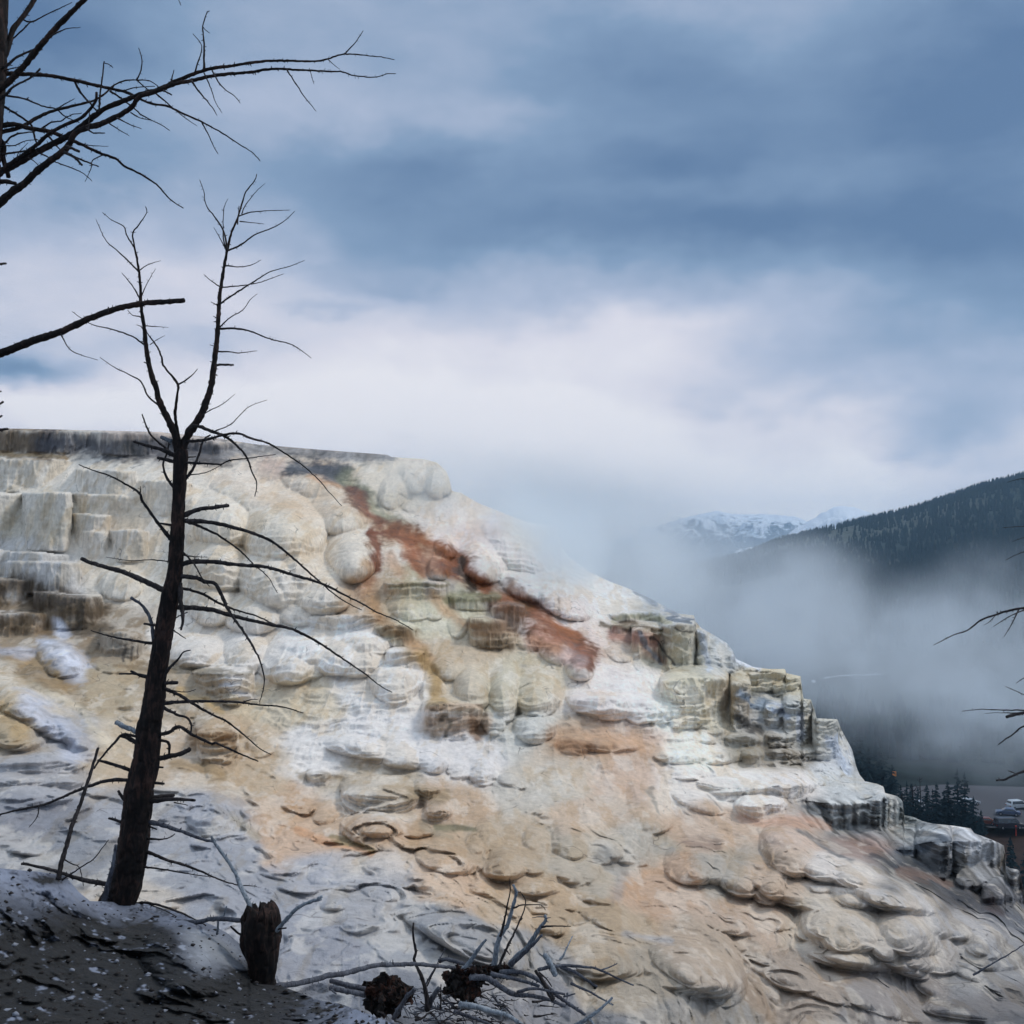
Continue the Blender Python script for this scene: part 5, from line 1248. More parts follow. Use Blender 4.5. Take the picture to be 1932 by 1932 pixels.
def build_far_side_tree():
    Y = 16.5
    o = empty('dead_tree')
    tag(o, 'dead tree beyond the right edge, bare dark branches reaching in before the steam', 'tree', 'dead trees')
    bark_trunk('trunk', [(2118, 1960), (2106, 1850), (2098, 1700), (2102, 1500), (2088, 1300), (2079, 1100), (2083, 900), (2071, 700), (2078, 500), (2070, 250)], [32, 25, 22, 20, 18, 17, 14, 12, 9, 2], Y, M_BARK, o, 27, sides=20)
    B = [(P_(qb, 1290, 930, 1000, 885, 900, 888, 805, 900, 720, 915, 640, 940, 560, 970, 480, 1030, 400, 1055, 290, 1112), 4.5, .6), (P_(qb, 820, 905, 720, 950, 630, 1005), 1.4, .5), (P_(qb, 775, 908, 730, 1000, 690, 1065), 1.6, .5),
         (P_(qb, 1290, 1540, 1000, 1490, 805, 1485, 700, 1485, 560, 1480, 450, 1490), 3.0, .5), (P_(qb, 1280, 1500, 950, 1490, 805, 1500, 705, 1522), 4.4, 3.0), (P_(qb, 760, 1500, 640, 1500, 580, 1503), 1.0, .4), (P_(qb, 1285, 1600, 1000, 1530, 805, 1575, 760, 1610, 700, 1650, 658, 1682), 3.4, 1.0),
         (P_(qb, 1290, 1850, 1000, 1790, 805, 1835, 740, 1860, 700, 1880, 648, 1885), 4.0, 1.8), (P_(qb, 760, 1850, 730, 1835, 715, 1832), 1.2, .7), (P_(qb, 1250, 500, 900, 430, 790, 435, 685, 440), 2.2, .5), (P_(qb, 1250, 230, 900, 165, 800, 160, 710, 182), 2.2, .5),
         (P_(qb, 1250, 620, 900, 560, 800, 580, 700, 625), 2.0, .5), (P_(qb, 900, 480, 800, 500, 740, 520), 1.2, .4), (P_(qb, 1280, 1500, 900, 1420, 805, 1395, 700, 1350), 2.0, .5), (P_(qb, 900, 1250, 805, 1300, 760, 1330), 1.5, .5), (P_(qb, 650, 935, 600, 985, 575, 998), 1.0, .4)]
    for i, (p, r0, r1) in enumerate(B):
        wd = Wood(500 + i)
        wd.limb(p, r0, r1, Y, Y - 0.8, spurs=0.8)
        wd.build('branch', M_TWIG, o)


build_far_side_tree()


def single_limb(name, label, cat, group, items, seed, mats=None):
    """one loose piece of wood: the first item is its stem, the others fork from it"""
    o = empty(name)
    tag(o, label, cat, group)
    for i, it in enumerate(items):
        pts, r0, r1, y0, y1 = it[:5]
        wd = Wood(seed + i)
        wd.limb(pts, r0, r1, y0, y1, spurs=0.7, sides=9)
        wd.build('stem' if i == 0 else 'twig', it[5] if len(it) > 5 else M_DGREY, o)
    return o


single_limb('leaning_pole', 'thin dead sapling snapped off and leaning beside the tall dark tree', 'dead sapling', None,
            [(P_(q3, 352, 1060, 360, 1010, 375, 940, 400, 860, 440, 720, 490, 590, 540, 440, 570, 340, 592, 265), 5.0, 2.6, 7.9, 8.3, M_TWIG),
             (P_(q3, 375, 1065, 440, 1020, 480, 990, 560, 940, 610, 880, 655, 820), 1.8, .7, 7.9, 7.7, M_TWIG), (P_(q3, 380, 935, 430, 965, 480, 990, 505, 1100), 1.4, .6, 8.0, 7.8, M_TWIG)], 610)


def build_stump():
    o = empty('tree_stump')
    tag(o, 'black broken stump with splintered top and pale branches sticking out', 'stump')
    bark_trunk('stump_body', [(q3(1585, 1712)), q3(1580, 1640), q3(1585, 1540), q3(1575, 1440), q3(1580, 1350), q3(1575, 1270), q3(1565, 1225)], [26, 26, 30, 37, 38, 34, 24], 8.0, M_BARK, o, 41, sides=48, amp=0.13, jag=0.07)
    B = [(P_(q3, 1540, 1280, 1510, 1220, 1460, 1120, 1420, 1020, 1370, 940, 1310, 860, 1275, 800), 5.0, 2.6, 8.1, 8.4, M_GREY), (P_(q3, 1670, 1370, 1700, 1335, 1740, 1290, 1800, 1230, 1870, 1195, 1932, 1178) + [q8(100, 500), q8(142, 472)], 4.2, 3.0, 7.9, 7.7, M_GREY),
         (P_(q3, 1480, 1312, 1460, 1308, 1340, 1298, 1260, 1300, 1190, 1318, 1050, 1312, 905, 1308), 4.6, 3.8, 8.0, 8.9, M_DGREY), (P_(q3, 1310, 1390, 1320, 1290, 1350, 1280, 1368, 1222), 2.4, 1.4, 8.3, 8.2, M_GREY), (P_(q3, 1480, 1400, 1440, 1385, 1390, 1342), 2.6, 1.4, 8.1, 8.1, M_TWIG),
         (P_(q3, 1670, 1360, 1728, 1352), 2.4, 1.2, 7.9, 7.8, M_TWIG)]
    for i, (p, r0, r1, y0, y1, m) in enumerate(B):
        wd = Wood(620 + i)
        wd.limb(p, r0, r1, y0, y1, spurs=.6, sides=9)
        wd.build('branch', m, o)
    # splinters of the broken crown
    wd = Wood(640)
    for k in range(14):
        x = 1475 + k * 15
        wd.limb([q3(x, 1330), q3(x + random.Random(k).uniform(-10, 10), 1262 - random.Random(k + 9).uniform(-5, 62) * (1 if x < 1610 else .3) + max(0, x - 1600) * .35)], 3.4, 1.0, 7.97 + .1 * math.sin(k * 2.1), None, spurs=.8, kink=2)
    wd.build('splinters', M_BARK, o)


build_stump()

single_limb('fallen_branch', 'dark fallen branch with a fork lying between the tree foot and the stump', 'branch', 'fallen branches',
            [(P_(q3, 780, 1212, 870, 1200, 960, 1215, 1100, 1265, 1190, 1310, 1242, 1337), 2.8, 1.4, 9.2, 8.6, M_TWIG), (P_(q3, 900, 1210, 1000, 1250, 1080, 1290, 1140, 1310), 1.3, .6, 9.1, 8.8, M_TWIG)], 650)
single_limb('fallen_branch', 'long bowed grey branch reaching from the stump foot to the root clump', 'branch', 'fallen branches',
            [(P_(q3, 1640, 1705, 1780, 1690, 1920, 1658) + P_(q8, 200, 1380, 400, 1355, 600, 1300, 780, 1260, 1000, 1255, 1200, 1245, 1400, 1265, 1660, 1290), 6.0, 3.2, 8.0, 11.8, M_DGREY), (P_(q8, 955, 1250, 950, 1195), 1.2, .5, 9.8, 9.8, M_TWIG)], 660)
single_limb('fallen_twig', 'small dark twig lying on pale rock at the lower right corner', 'twig', None,
            [(P_(q7, 1650, 1660, 1750, 1600, 1840, 1550, 1935, 1490), 2.0, .8, 16.2, 16.3, M_DGREY)], 670)


def root_ball(label, c, rx, ry, Y, seed, stubs):
    o = empty('root_clump')
    tag(o, label, 'root clump', 'rotten root clumps')
    bm = bmesh.new()
    bmesh.ops.create_icosphere(bm, subdivisions=5, radius=1.0)
    V = np.array([v.co for v in bm.verts])
    Fc = [tuple(v.index for v in f.verts) for f in bm.faces]
    bm.free()
    C = np.array(pos(c[0], c[1], Y))
    s = np.array([rx, (rx + ry) / 2, ry]) * Y / F
    k = (0.86 + 1.0 * fbm(V[:, 0] * 1.4, V[:, 1] * 1.4, V[:, 2] * 1.4, 3, seed, .6))[:, None]
    W3 = np.stack([fbm(V[:, 0] * 3.5, V[:, 1] * 3.5, V[:, 2] * 3.5, 4, seed + q, .65) for q in (4, 5, 6)], -1)
    mesh_obj('root_mass', C + V * k * s * 0.9 + s.min() * 0.75 * W3, Fc, M_ROOT, o, smooth=False)
    r0 = random.Random(seed + 50)
    sh = Wood(seed + 50)
    for _ in range(70):          # broken slabs and shards of rotten wood
        a_, q = r0.uniform(0, 6.283), r0.uniform(.3, .95)
        x, y = c[0] + math.cos(a_) * rx * q, c[1] + math.sin(a_) * ry * q
        b_ = r0.choice((-1.5, -.5, 2.9, .4, 1.3)) + r0.gauss(0, .35)
        ln = r0.uniform(.12, .42) * rx
        sh.limb([(x, y), (x + math.cos(b_) * ln, y + math.sin(b_) * ln)], r0.uniform(1.5, 4.2), r0.uniform(.5, 2.2), Y + r0.uniform(-.12, .12), None, spurs=.6, kink=1.5, sides=5)
    sh.build('shards', M_ROOT, o)
    r = random.Random(seed)
    wd = Wood(seed)
    for _ in range(stubs):
        a_ = r.uniform(0, 2 * math.pi)
        d = (math.cos(a_) * rx, -abs(math.sin(a_)) * ry if r.random() < .7 else abs(math.sin(a_)) * ry)
        L = r.uniform(.95, 1.3)
        wd.limb([(c[0] + d[0] * .3, c[1] + d[1] * .3), (c[0] + d[0] * .8, c[1] + d[1] * .9), (c[0] + d[0] * L + r.uniform(-4, 4), c[1] + d[1] * L + r.uniform(-3, 3))], r.uniform(2.5, 4.5), r.uniform(.6, 1.8), Y, None, spurs=1.5, kink=2.5)
    wd.build('roots', M_ROOT, o)
    return o


root_ball('black rotten root clump lying half behind the dark bank', q8(850, 1610), 42, 33, 11.9, 71, 4)
root_ball('rust-brown root clump under the upright grey sticks', q9(20, 1450), 36, 27, 11.8, 72, 4)
root_ball('flat dark root clump the pale upright sticks grow out of', q9(330, 1335), 34, 11, 12.0, 73, 4)

S = 'dead sticks in the brush heap'
sticks = [
    ('upright pale stick, tallest in the brush heap, forked with a dark shoot', [(P_(q9, 335, 1290, 345, 1230, 370, 1050, 410, 920, 480, 820, 530, 680, 560, 560, 590, 430, 555, 340), 6.0, 2.4, 12.0, 11.9, M_GREY), (P_(q9, 410, 930, 450, 770, 480, 620, 510, 480, 520, 390, 518, 270), 2.8, .7, 11.9, 11.8, M_TWIG), (P_(q9, 562, 605, 650, 575, 780, 568, 880, 572, 925, 630), 1.7, .6, 11.9, 11.7, M_TWIG)]),
    ('thin black upright stick with a hooked tip in the brush heap', [(P_(q9, 390, 1290, 400, 1255, 470, 1090, 540, 950, 610, 800, 680, 630, 695, 520, 640, 430, 600, 425), 3.0, .7, 11.9, 12.2, M_TWIG), (P_(q9, 640, 745, 665, 720), 1.5, .8, 12.0, 12.0, M_TWIG), (P_(q9, 480, 1090, 520, 1140), 1.4, .6, 12.0, 11.9, M_TWIG)]),
    ('pale slanting stick with antler-like tip and a level side twig', [(P_(q9, 520, 1260, 620, 1150, 720, 1060, 800, 930, 870, 820, 930, 750, 920, 690), 7.0, 2.8, 12.0, 11.8, M_GREY), (P_(q9, 885, 825, 980, 812, 1215, 815), 2.2, .8, 11.8, 11.6, M_TWIG), (P_(q9, 925, 712, 860, 705, 770, 718), 1.3, .5, 11.8, 11.8, M_DGREY), (P_(q9, 930, 725, 985, 712), 1.2, .5, 11.8, 11.8, M_DGREY)]),
    ('dark blunt stick slanting just under the antler-like pale one', [(P_(q9, 530, 1250, 640, 1160, 760, 1045, 885, 915), 5.0, 2.4, 11.9, 11.7, M_DGREY)]),
    ('pointed pale spike rising from the rust-brown root clump', [(P_(q9, -40, 1360, 0, 1300, 60, 1220, 180, 1050, 248, 965), 6.5, 2.0, 11.8, 11.7, M_GREY)]),
    ('black wavy upright stick left of the root clumps', [(P_(q8, 1350, 1780, 1335, 1600, 1290, 1420, 1230, 1290, 1195, 1190, 1215, 1100, 1195, 1000, 1180, 880, 1190, 775), 5.0, 1.6, 11.5, 11.6, M_TWIG)]),
    ('pair of wispy twigs crossing behind the bowed grey branch', [(P_(q8, 1320, 1490, 1400, 1350, 1460, 1240, 1525, 1120, 1560, 1060), 1.8, .6, 11.9, 12.0, M_DGREY), (P_(q8, 1340, 1500, 1440, 1300, 1510, 1180), 1.3, .6, 11.9, 12.0, M_TWIG)]),
    ('long pale branch lying level towards the right, forked at its end', [(P_(q9, 840, 1315, 1000, 1275, 1200, 1265, 1450, 1290, 1560, 1320, 1750, 1410, 1932, 1490), 3.6, 1.4, 12.2, 12.6, M_DGREY), (P_(q9, 1555, 1320, 1650, 1285, 1742, 1240), 1.8, .9, 12.4, 12.6, M_DGREY)]),
    ('drooping grey branch ending in a black knob on tan rock', [(P_(q9, 1100, 1285, 1250, 1330, 1340, 1390, 1480, 1490, 1515, 1502), 3.2, 2.4, 12.3, 12.4, M_DGREY), (P_(q9, 1475, 1490, 1495, 1525), 3.4, 3.0, 12.4, 12.4, M_ROOT)]),
    ('short thick pale post leaning at the right of the brush heap', [(P_(q9, 915, 1135, 980, 1250, 1040, 1380), 5.0, 5.5, 12.3, 12.2, M_GREY)]),
    ('thin whitish twig lying on the rock above the brush heap', [(P_(q9, 1090, 1195, 1130, 1150, 1170, 1060, 1230, 930), 2.2, 1.0, 12.9, 13.2, M_GREY)]),
    ('straight grey branch running down to the white forked stick', [(P_(q9, 1215, 1465, 1400, 1550, 1560, 1640, 1700, 1715), 2.8, 1.2, 12.3, 12.1, M_DGREY)]),
    ('white forked stick at the lower right end of the brush heap', [(P_(q9, 1250, 1960, 1350, 1905, 1420, 1860, 1500, 1800, 1600, 1720, 1690, 1630), 4.0, 2.2, 11.9, 11.9, M_GREY), (P_(q9, 1420, 1865, 1450, 1900, 1480, 1950), 3.0, 2.2, 11.9, 11.8, M_GREY), (P_(q9, 1640, 1680, 1695, 1720), 1.2, .6, 11.9, 11.9, M_GREY)]),
    ('grey root arching low from the rust-brown root clump to the right', [(P_(q9, 60, 1400, 250, 1410, 400, 1500, 560, 1590, 750, 1610, 950, 1650, 1150, 1730), 6.5, 2.8, 11.7, 11.8, M_DGREY)]),
    ('grey branch lying across the middle of the brush heap', [(P_(q9, 300, 1360, 500, 1400, 700, 1450, 850, 1502), 4.8, 2.6, 11.8, 11.9, M_DGREY)]),
    ('long grey branch slanting down to the right through the brush heap', [(P_(q9, 400, 1340, 600, 1335, 750, 1380, 900, 1470, 1050, 1600, 1200, 1710, 1380, 1825), 4.6, 3.0, 11.9, 11.9, M_DGREY)]),
    ('bowed thin branch below the long slanting one', [(P_(q9, 600, 1570, 750, 1530, 900, 1540, 1150, 1595), 3.2, 2.0, 11.7, 11.7, M_DGREY), (P_(q9, 1130, 1622, 1265, 1585), 1.8, 1.2, 11.7, 11.7, M_DGREY)]),
    ('dark splintered stick standing crosswise at the right of the heap', [(P_(q9, 810, 1320, 900, 1450, 960, 1560, 1010, 1660), 3.0, 4.5, 11.8, 11.7, M_TWIG), (P_(q9, 850, 1345, 930, 1410, 998, 1505), 2.0, 1.0, 11.8, 11.8, M_TWIG)]),
    ('pale branch along the bottom edge, running right and down', [(P_(q9, -60, 1705, 150, 1740, 300, 1790, 480, 1830, 640, 1932, 720, 1990), 6.0, 3.4, 11.3, 11.2, M_GREY)]),
    ('darker branch at the bottom edge under the pale one', [(P_(q9, -120, 1790, 150, 1880, 300, 1945), 4.2, 2.6, 11.1, 11.0, M_DGREY)]),
    ('pale branch arching behind the rust-brown root clump', [(P_(q8, 1480, 1215, 1560, 1190, 1750, 1240, 1932, 1300) + [q9(160, 1320)], 4.0, 3.0, 12.3, 12.2, M_DGREY)]),
    ('upper of two thick sticks poking left from the black root clump', [(P_(q8, 660, 1545, 400, 1480, 235, 1438), 5.5, 4.6, 11.9, 11.8, M_DGREY)]),
    ('lower of two thick sticks poking left from the black root clump', [(P_(q8, 640, 1600, 350, 1545, 230, 1520), 5.2, 4.4, 11.8, 11.7, M_DGREY), (P_(q8, 240, 1530, 300, 1590), 2.2, 1.4, 11.7, 11.6, M_DGREY)]),
    ('thick grey root end jutting from the black root clump towards the heap', [(P_(q8, 960, 1870, 1050, 1720, 1120, 1610, 1205, 1535), 5.0, 3.6, 11.5, 11.4, M_DGREY)]),
    ('stubby dark stick leaning right between the two big clumps', [(P_(q8, 1350, 1760, 1400, 1640, 1480, 1520), 6.5, 4.0, 11.6, 11.5, M_DGREY)]),
    ('thin dark upright twig in front of the rust-brown clump', [(P_(q8, 1495, 1760, 1500, 1600, 1500, 1480), 2.2, 1.0, 11.4, 11.4, M_TWIG)]),
]
for i, (lab, items) in enumerate(sticks):
    single_limb('dead_stick', lab, 'stick', S, items, 700 + i * 5)
# fine litter of broken twigs under the heap
for which, (mat, nm, lab) in enumerate([(M_TWIG, 'twig_litter', 'litter of broken dark twigs spread under the brush heap'), (M_DGREY, 'twig_litter', 'litter of bleached grey twigs mixed into the brush heap')]):
    wd = Wood(900 + which)
    rr = random.Random(5 + which)
    for k in range(150 if which == 0 else 90):
        x, y = rr.gauss(1700, 420), rr.uniform(1560, 1970)
        a0 = rr.gauss(0.35, 0.45)
        ln = 30 + 330 * rr.random() ** 2
        Yk = 12.5 - (y - 1500) / 460 * 1.6
        pts = [q8(x, y)]
        for s_ in range(4):
            a0 += rr.gauss(0, .22)
            x, y = x + math.cos(a0) * ln / 4, y + math.sin(a0) * ln / 4
            pts.append(q8(x, y))
        wd.limb(pts, rr.uniform(.6, 2.6) * (.6 + ln / 500), .35, Yk, Yk + rr.uniform(-.25, .25), spurs=.5, sides=5)
    tag(wd.build(nm, mat), lab, 'twig litter', kind='stuff')


# ------------------------------------------------------------------ valley and mountains
FLOOR = -53.0
RIDGE = [(-2500, 1060), (900, 1090), (1250, 1085), (1400, 1052), (1440, 1036), (1480, 1022), (1510, 1016), (1560, 1003), (1640, 984), (1700, 972), (1750, 958), (1800, 942), (1850, 926), (1932, 905), (2100, 850), (2600, 800), (4200, 860)]


def valley_height(u, Y):
    rv = np.interp(u, [p[0] for p in RIDGE], [p[1] for p in RIDGE])
    yr = 1900.0
    zr = (HV - rv) / F * yr
    x = (u - 966) / F * Y
    n = fbm(x / 420, Y / 420, x * 0, 5, 401)
    n2 = fbm(x / 90, Y / 90, x * 0, 4, 402)
    up = sstep(520, yr, Y) ** 1.15
    z = FLOOR + (zr - FLOOR) * up + n * 34 * up * (1 - sstep(1500, 1850, Y)) + n2 * 7 * sstep(300, 900, Y) * (1 - sstep(1500, 1850, Y))
    z = np.where(Y > yr, zr - (zr + 60) * sstep(yr, 3400, Y), z)
    z = z + 1.2 * fbm(x / 30, Y / 30, x * 0, 3, 403) * sstep(270, 330, Y)
    return z, x


def build_valley():
    us = np.arange(-3200, 5200, 16.0)
    Ys = np.geomspace(30, 16000, 420)
    U, Yg = np.meshgrid(us, Ys, indexing='ij')
    Z, X = valley_height(U, Yg)
    n = fbm(X / 60, Yg / 60, X * 0, 5, 404, .6)
    grass, dark, dirt = np.array(lin((46, 58, 58))), np.array(lin((28, 38, 40))), np.array(lin((62, 48, 42)))
    f = sstep(-.3, .3, n)[..., None]
    C = grass * f + dark * (1 - f)
    near = sstep(262, 225, Yg)[..., None]
    C = C * (1 - near) + dirt * (0.7 + 0.5 * n[..., None]) * near
    meadow = (sstep(0.0, .25, fbm(X / 260, Yg / 260, X * 0, 3, 405)) * sstep(900, 1300, Yg))[..., None]
    C = C * (1 - .5 * meadow) + np.array(lin((96, 100, 92))) * .5 * meadow
    nc, nr = U.shape
    idx = np.arange(nc * nr).reshape(nc, nr)
    fc = np.stack([idx[:-1, :-1], idx[1:, :-1], idx[1:, 1:], idx[:-1, 1:]], -1).reshape(-1, 4)
    m = bpy.data.materials.new('valley_ground')
    m.use_nodes = True
    t = NT(m.node_tree)
    P = t.n('ShaderNodeNewGeometry').outputs['Position']
    base = t.n('ShaderNodeAttribute', attribute_name='tone').outputs[0]
    k = t.maprange(t.noise(P, 0.12, 5, 0.7).outputs[0], 0.3, 0.7, 0.6, 1.4)
    c = t.vmath('SCALE', base)
    t.nt.links.new(k, c.node.inputs[3])
    b = t.n('ShaderNodeBsdfPrincipled', {'Base Color': c, 'Roughness': 0.95, 'Specular IOR Level': 0.1})
    t.n('ShaderNodeOutputMaterial', {0: b.outputs[0]})
    o = mesh_obj('valley_terrain', np.stack([X, Yg, Z], -1).reshape(-1, 3), fc, m, attrs={'tone': C.reshape(-1, 3)})
    tag(o, kind='structure')


build_valley()


def snow_material():
    m = bpy.data.materials.new('snowy_rock')
    m.use_nodes = True
    t = NT(m.node_tree)
    geo = t.n('ShaderNodeNewGeometry')
    P = geo.outputs['Position']
    nz = t.noise(P, 0.012, 8, 0.68, 0.4).outputs[0]
    nz2 = t.noise(t.vmath('MULTIPLY', P, (1, 1, 2.5)), 0.035, 5, 0.7).outputs[0]
    alt = t.n('ShaderNodeSeparateXYZ', {0: P}).outputs[2]
    cover = t.n('ShaderNodeAttribute', attribute_name='snow').outputs[2]
    f = t.maprange(t.math('ADD', t.math('ADD', nz, t.math('MULTIPLY', t.math('SUBTRACT', nz2, 0.5), 0.55)), t.math('MULTIPLY', cover, 0.45)), 0.60, 0.72, 0, 1)
    c = t.mix(f, (*lin((84, 100, 116)), 1), (0.74, 0.78, 0.84, 1))
    b = t.n('ShaderNodeBsdfPrincipled', {'Base Color': c, 'Roughness': 0.8})
    t.n('ShaderNodeOutputMaterial', {0: b.outputs[0]})
    return m


def build_peak(name, yr, ridge, u0, u1, snow_fn, mat, seed):
    us = np.arange(u0, u1, 2.2)
    t_ = np.linspace(-1.0, 1.6, 130)
    rv = np.interp(us, [p[0] for p in ridge], [p[1] for p in ridge])
    zr = (HV - rv) / F * yr
    U, T = np.meshgrid(us, t_, indexing='ij')
    Yg = yr + T * yr * 0.22
    X = (U - 966) / F * Yg
    fall = np.abs(T)
    n = fbm(X / (yr * .03), Yg / (yr * .03), X * 0, 6, seed, .55)
    rid = 1 - np.abs(fbm(X / (yr * .055), Yg / (yr * .055), X * 0, 4, seed + 3)) * 2
    Z = zr[:, None] - fall ** 0.9 * (zr[:, None] + 90) * 1.0 + (n * .02 + (rid - .7) * .016) * yr * sstep(0.0, .25, fall) * (1 - sstep(.8, 1, fall))
    Z = Z + 0.0012 * yr * fbm(X / (yr * .006), X * 0, X * 0, 3, seed + 5)
    nc, nr = U.shape
    idx = np.arange(nc * nr).reshape(nc, nr)
    fc = np.stack([idx[:-1, :-1], idx[1:, :-1], idx[1:, 1:], idx[:-1, 1:]], -1).reshape(-1, 4)
    o = mesh_obj(name, np.stack([X, Yg, Z], -1).reshape(-1, 3), fc, mat, attrs={'snow': snow_fn(U, (Z - 0) / np.maximum(zr[:, None], 1)).ravel()})
    tag(o, kind='structure')


M_SNOW = snow_material()
build_peak('mountain', 5200, [(700, 1060), (1000, 1052), (1100, 1035), (1180, 1010), (1240, 992), (1290, 975), (1335, 964), (1360, 963), (1385, 969), (1440, 969), (1480, 971), (1505, 975), (1530, 984), (1560, 996), (1640, 1020), (1800, 1050)],
           700, 1800, lambda U, k: np.clip(k * 0.9 - 0.15, 0, 1) * 0.9, M_SNOW, 501)
build_peak('mountain', 3600, [(1380, 1060), (1460, 1022), (1490, 1003), (1520, 985), (1550, 966), (1572, 955), (1590, 952), (1612, 955), (1640, 966), (1665, 968), (1690, 962), (1720, 958), (1760, 966), (1800, 975), (2100, 1010)],
           1380, 2100, lambda U, k: np.clip(k * 1.0 + .02, 0, 1), M_SNOW, 511)


# ------------------------------------------------------------------ conifers
def needle_material():
    m = bpy.data.materials.new('conifer_needles')
    m.use_nodes = True
    t = NT(m.node_tree)
    P = t.n('ShaderNodeNewGeometry').outputs['Position']
    f = t.noise(P, 0.6, 3, 0.6).outputs[0]
    c = t.ramp(f, [(0.3, (0.008, 0.020, 0.026)), (0.7, (0.022, 0.044, 0.052))])
    b = t.n('ShaderNodeBsdfPrincipled', {'Base Color': c, 'Roughness': 0.9, 'Specular IOR Level': 0.1})
    t.n('ShaderNodeOutputMaterial', {0: b.outputs[0]})
    return m


M_NEEDLE = needle_material()


def conifer_crown(seed, h=10.0, wid=2.0, base=0.12, dens=1.0, ragged=0.3):
    r = random.Random(seed)
    V, Fc = [], []
    tiers = int(26 * dens)
    for i in range(tiers):
        t_ = i / tiers
        z = h * (base + (1 - base) * t_) + r.uniform(-.12, .12)
        rad = wid * (1 - t_) ** 0.8 * r.uniform(1 - ragged, 1 + ragged * .4) + 0.12
        nb = max(4, int(9 * (1 - t_) + 4))
        for k in range(nb):
            a_ = r.uniform(0, 6.283)
            L = rad * r.uniform(.55, 1.1)
            if r.random() < ragged * .5: continue
            droop = -0.22 * L + r.uniform(-.1, .15)
            for s in range(5):          # short hanging sprays along the bough
                q = (s + .6) / 5
                cx, cy, cz = math.cos(a_) * L * q, math.sin(a_) * L * q, z + droop * q * q
                w = 0.30 * L * (1.15 - q) + .10
                ta = a_ + r.uniform(-.5, .5)
                nx, ny = -math.sin(ta), math.cos(ta)
                n = len(V)
                V += [(cx - nx * w, cy - ny * w, cz - r.uniform(.05, .22)), (cx + nx * w, cy + ny * w, cz - r.uniform(.05, .22)),
                      (cx + math.cos(a_) * L * .26, cy + math.sin(a_) * L * .26, cz + r.uniform(-.12, .08)), (cx, cy, cz + r.uniform(.04, .18))]
                Fc += [(n, n + 1, n + 3), (n + 1, n + 2, n + 3), (n, n + 3, n + 2)]
    n = len(V)
    V += [(.12, 0, h * .95), (-.12, 0, h * .95), (0, .12, h * .95), (0, 0, h * 1.03)]
    Fc += [(n, n + 1, n + 3), (n + 1, n + 2, n + 3), (n + 2, n, n + 3)]
    return np.array(V), Fc


def cone_trunk(h, r0):
    V, Fc = [], []
    for j, (z, r_) in enumerate([(-0.6, r0 * 1.3), (0.2, r0), (h * .5, r0 * .55), (h * .97, r0 * .08)]):
        for k in range(7):
            a_ = k / 7 * 6.283
            V.append((math.cos(a_) * r_, math.sin(a_) * r_, z))
    for j in range(3):
        for k in range(7):
            Fc.append((j * 7 + k, j * 7 + (k + 1) % 7, (j + 1) * 7 + (k + 1) % 7, (j + 1) * 7 + k))
    return np.array(V), Fc


PROTO = []
for k, (h, w, b, dn, rg) in enumerate([(10, 2.1, .10, 1.0, .25), (10, 1.7, .22, .8, .45), (10, 2.9, .05, 1.1, .4), (10, 1.5, .30, .7, .6)]):
    cv, cf = conifer_crown(31 + k, h, w, b, dn, rg)
    tv, tf = cone_trunk(h, .17)
    PROTO.append((mesh_obj('crown', cv, cf, M_NEEDLE, smooth=False), mesh_obj('trunk', tv, tf, M_BARK)))

conifer_first = True


def conifer(u, vbase, h, kind, label, group):
    Y = FLOOR * -F / (vbase - HV)
    p = pos(u, vbase, Y)
    o = empty('conifer_tree', p, random.Random(int(u * 7)).uniform(0, 6))
    tag(o, label, 'tree', group)
    for src in PROTO[kind]:
        c = src.copy()
        col.objects.link(c)
        c.parent = o
    s = h / 10.0
    o.scale = (s, s, s)
    return o


G1 = 'dark conifers along the parking lot'
for a_ in [
    (1640, 1508, 11, 2, 'broad dark conifer right behind the lip of the pale rock steps'), (1664, 1506, 13, 0, 'pointed dark conifer beside the broad one behind the rock steps'), (1622, 1500, 15, 2, 'tall bushy conifer half hidden behind the white cliff face'),
    (1684, 1512, 8, 2, 'low bushy conifer at the foot of the orange sign'), (1700, 1560, 8, 2, 'short round conifer left of the bare lot trees'), (1712, 1570, 9.5, 1, 'thin ragged conifer in front of the white headlights'),
    (1733, 1572, 8.5, 2, 'squat conifer just right of the white headlights'), (1750, 1576, 9.5, 0, 'narrow conifer in the middle of the lot hedge'), (1768, 1580, 10, 2, 'wide dark conifer in the middle of the lot hedge'),
    (1790, 1580, 10.5, 2, 'wide conifer touching the tallest pine of the lot'), (1808, 1584, 13.0, 1, 'tallest ragged pine of the lot, left spire of two'), (1822, 1586, 12.5, 1, 'tall ragged pine, right spire of two near the lot cars'),
    (1838, 1592, 8.5, 2, 'bushy conifer at the right end of the lot hedge'), (1852, 1602, 7, 0, 'small conifer below the reddish car'), (1908, 1690, 9.0, 0, 'black pointed conifer at the right edge below the lot'),
    (1938, 1700, 8.0, 0, 'black conifer cut by the right edge'), (1885, 1720, 6.5, 2, 'low dark conifer against the rock lip at the right edge'), (1782, 1560, 7, 0, 'small conifer peeking over the lot hedge'), (1720, 1545, 7, 0, 'small conifer behind the white headlights')]:
    conifer(*a_, G1)
for c_, t_ in PROTO:
    bpy.data.objects.remove(c_)
    bpy.data.objects.remove(t_)


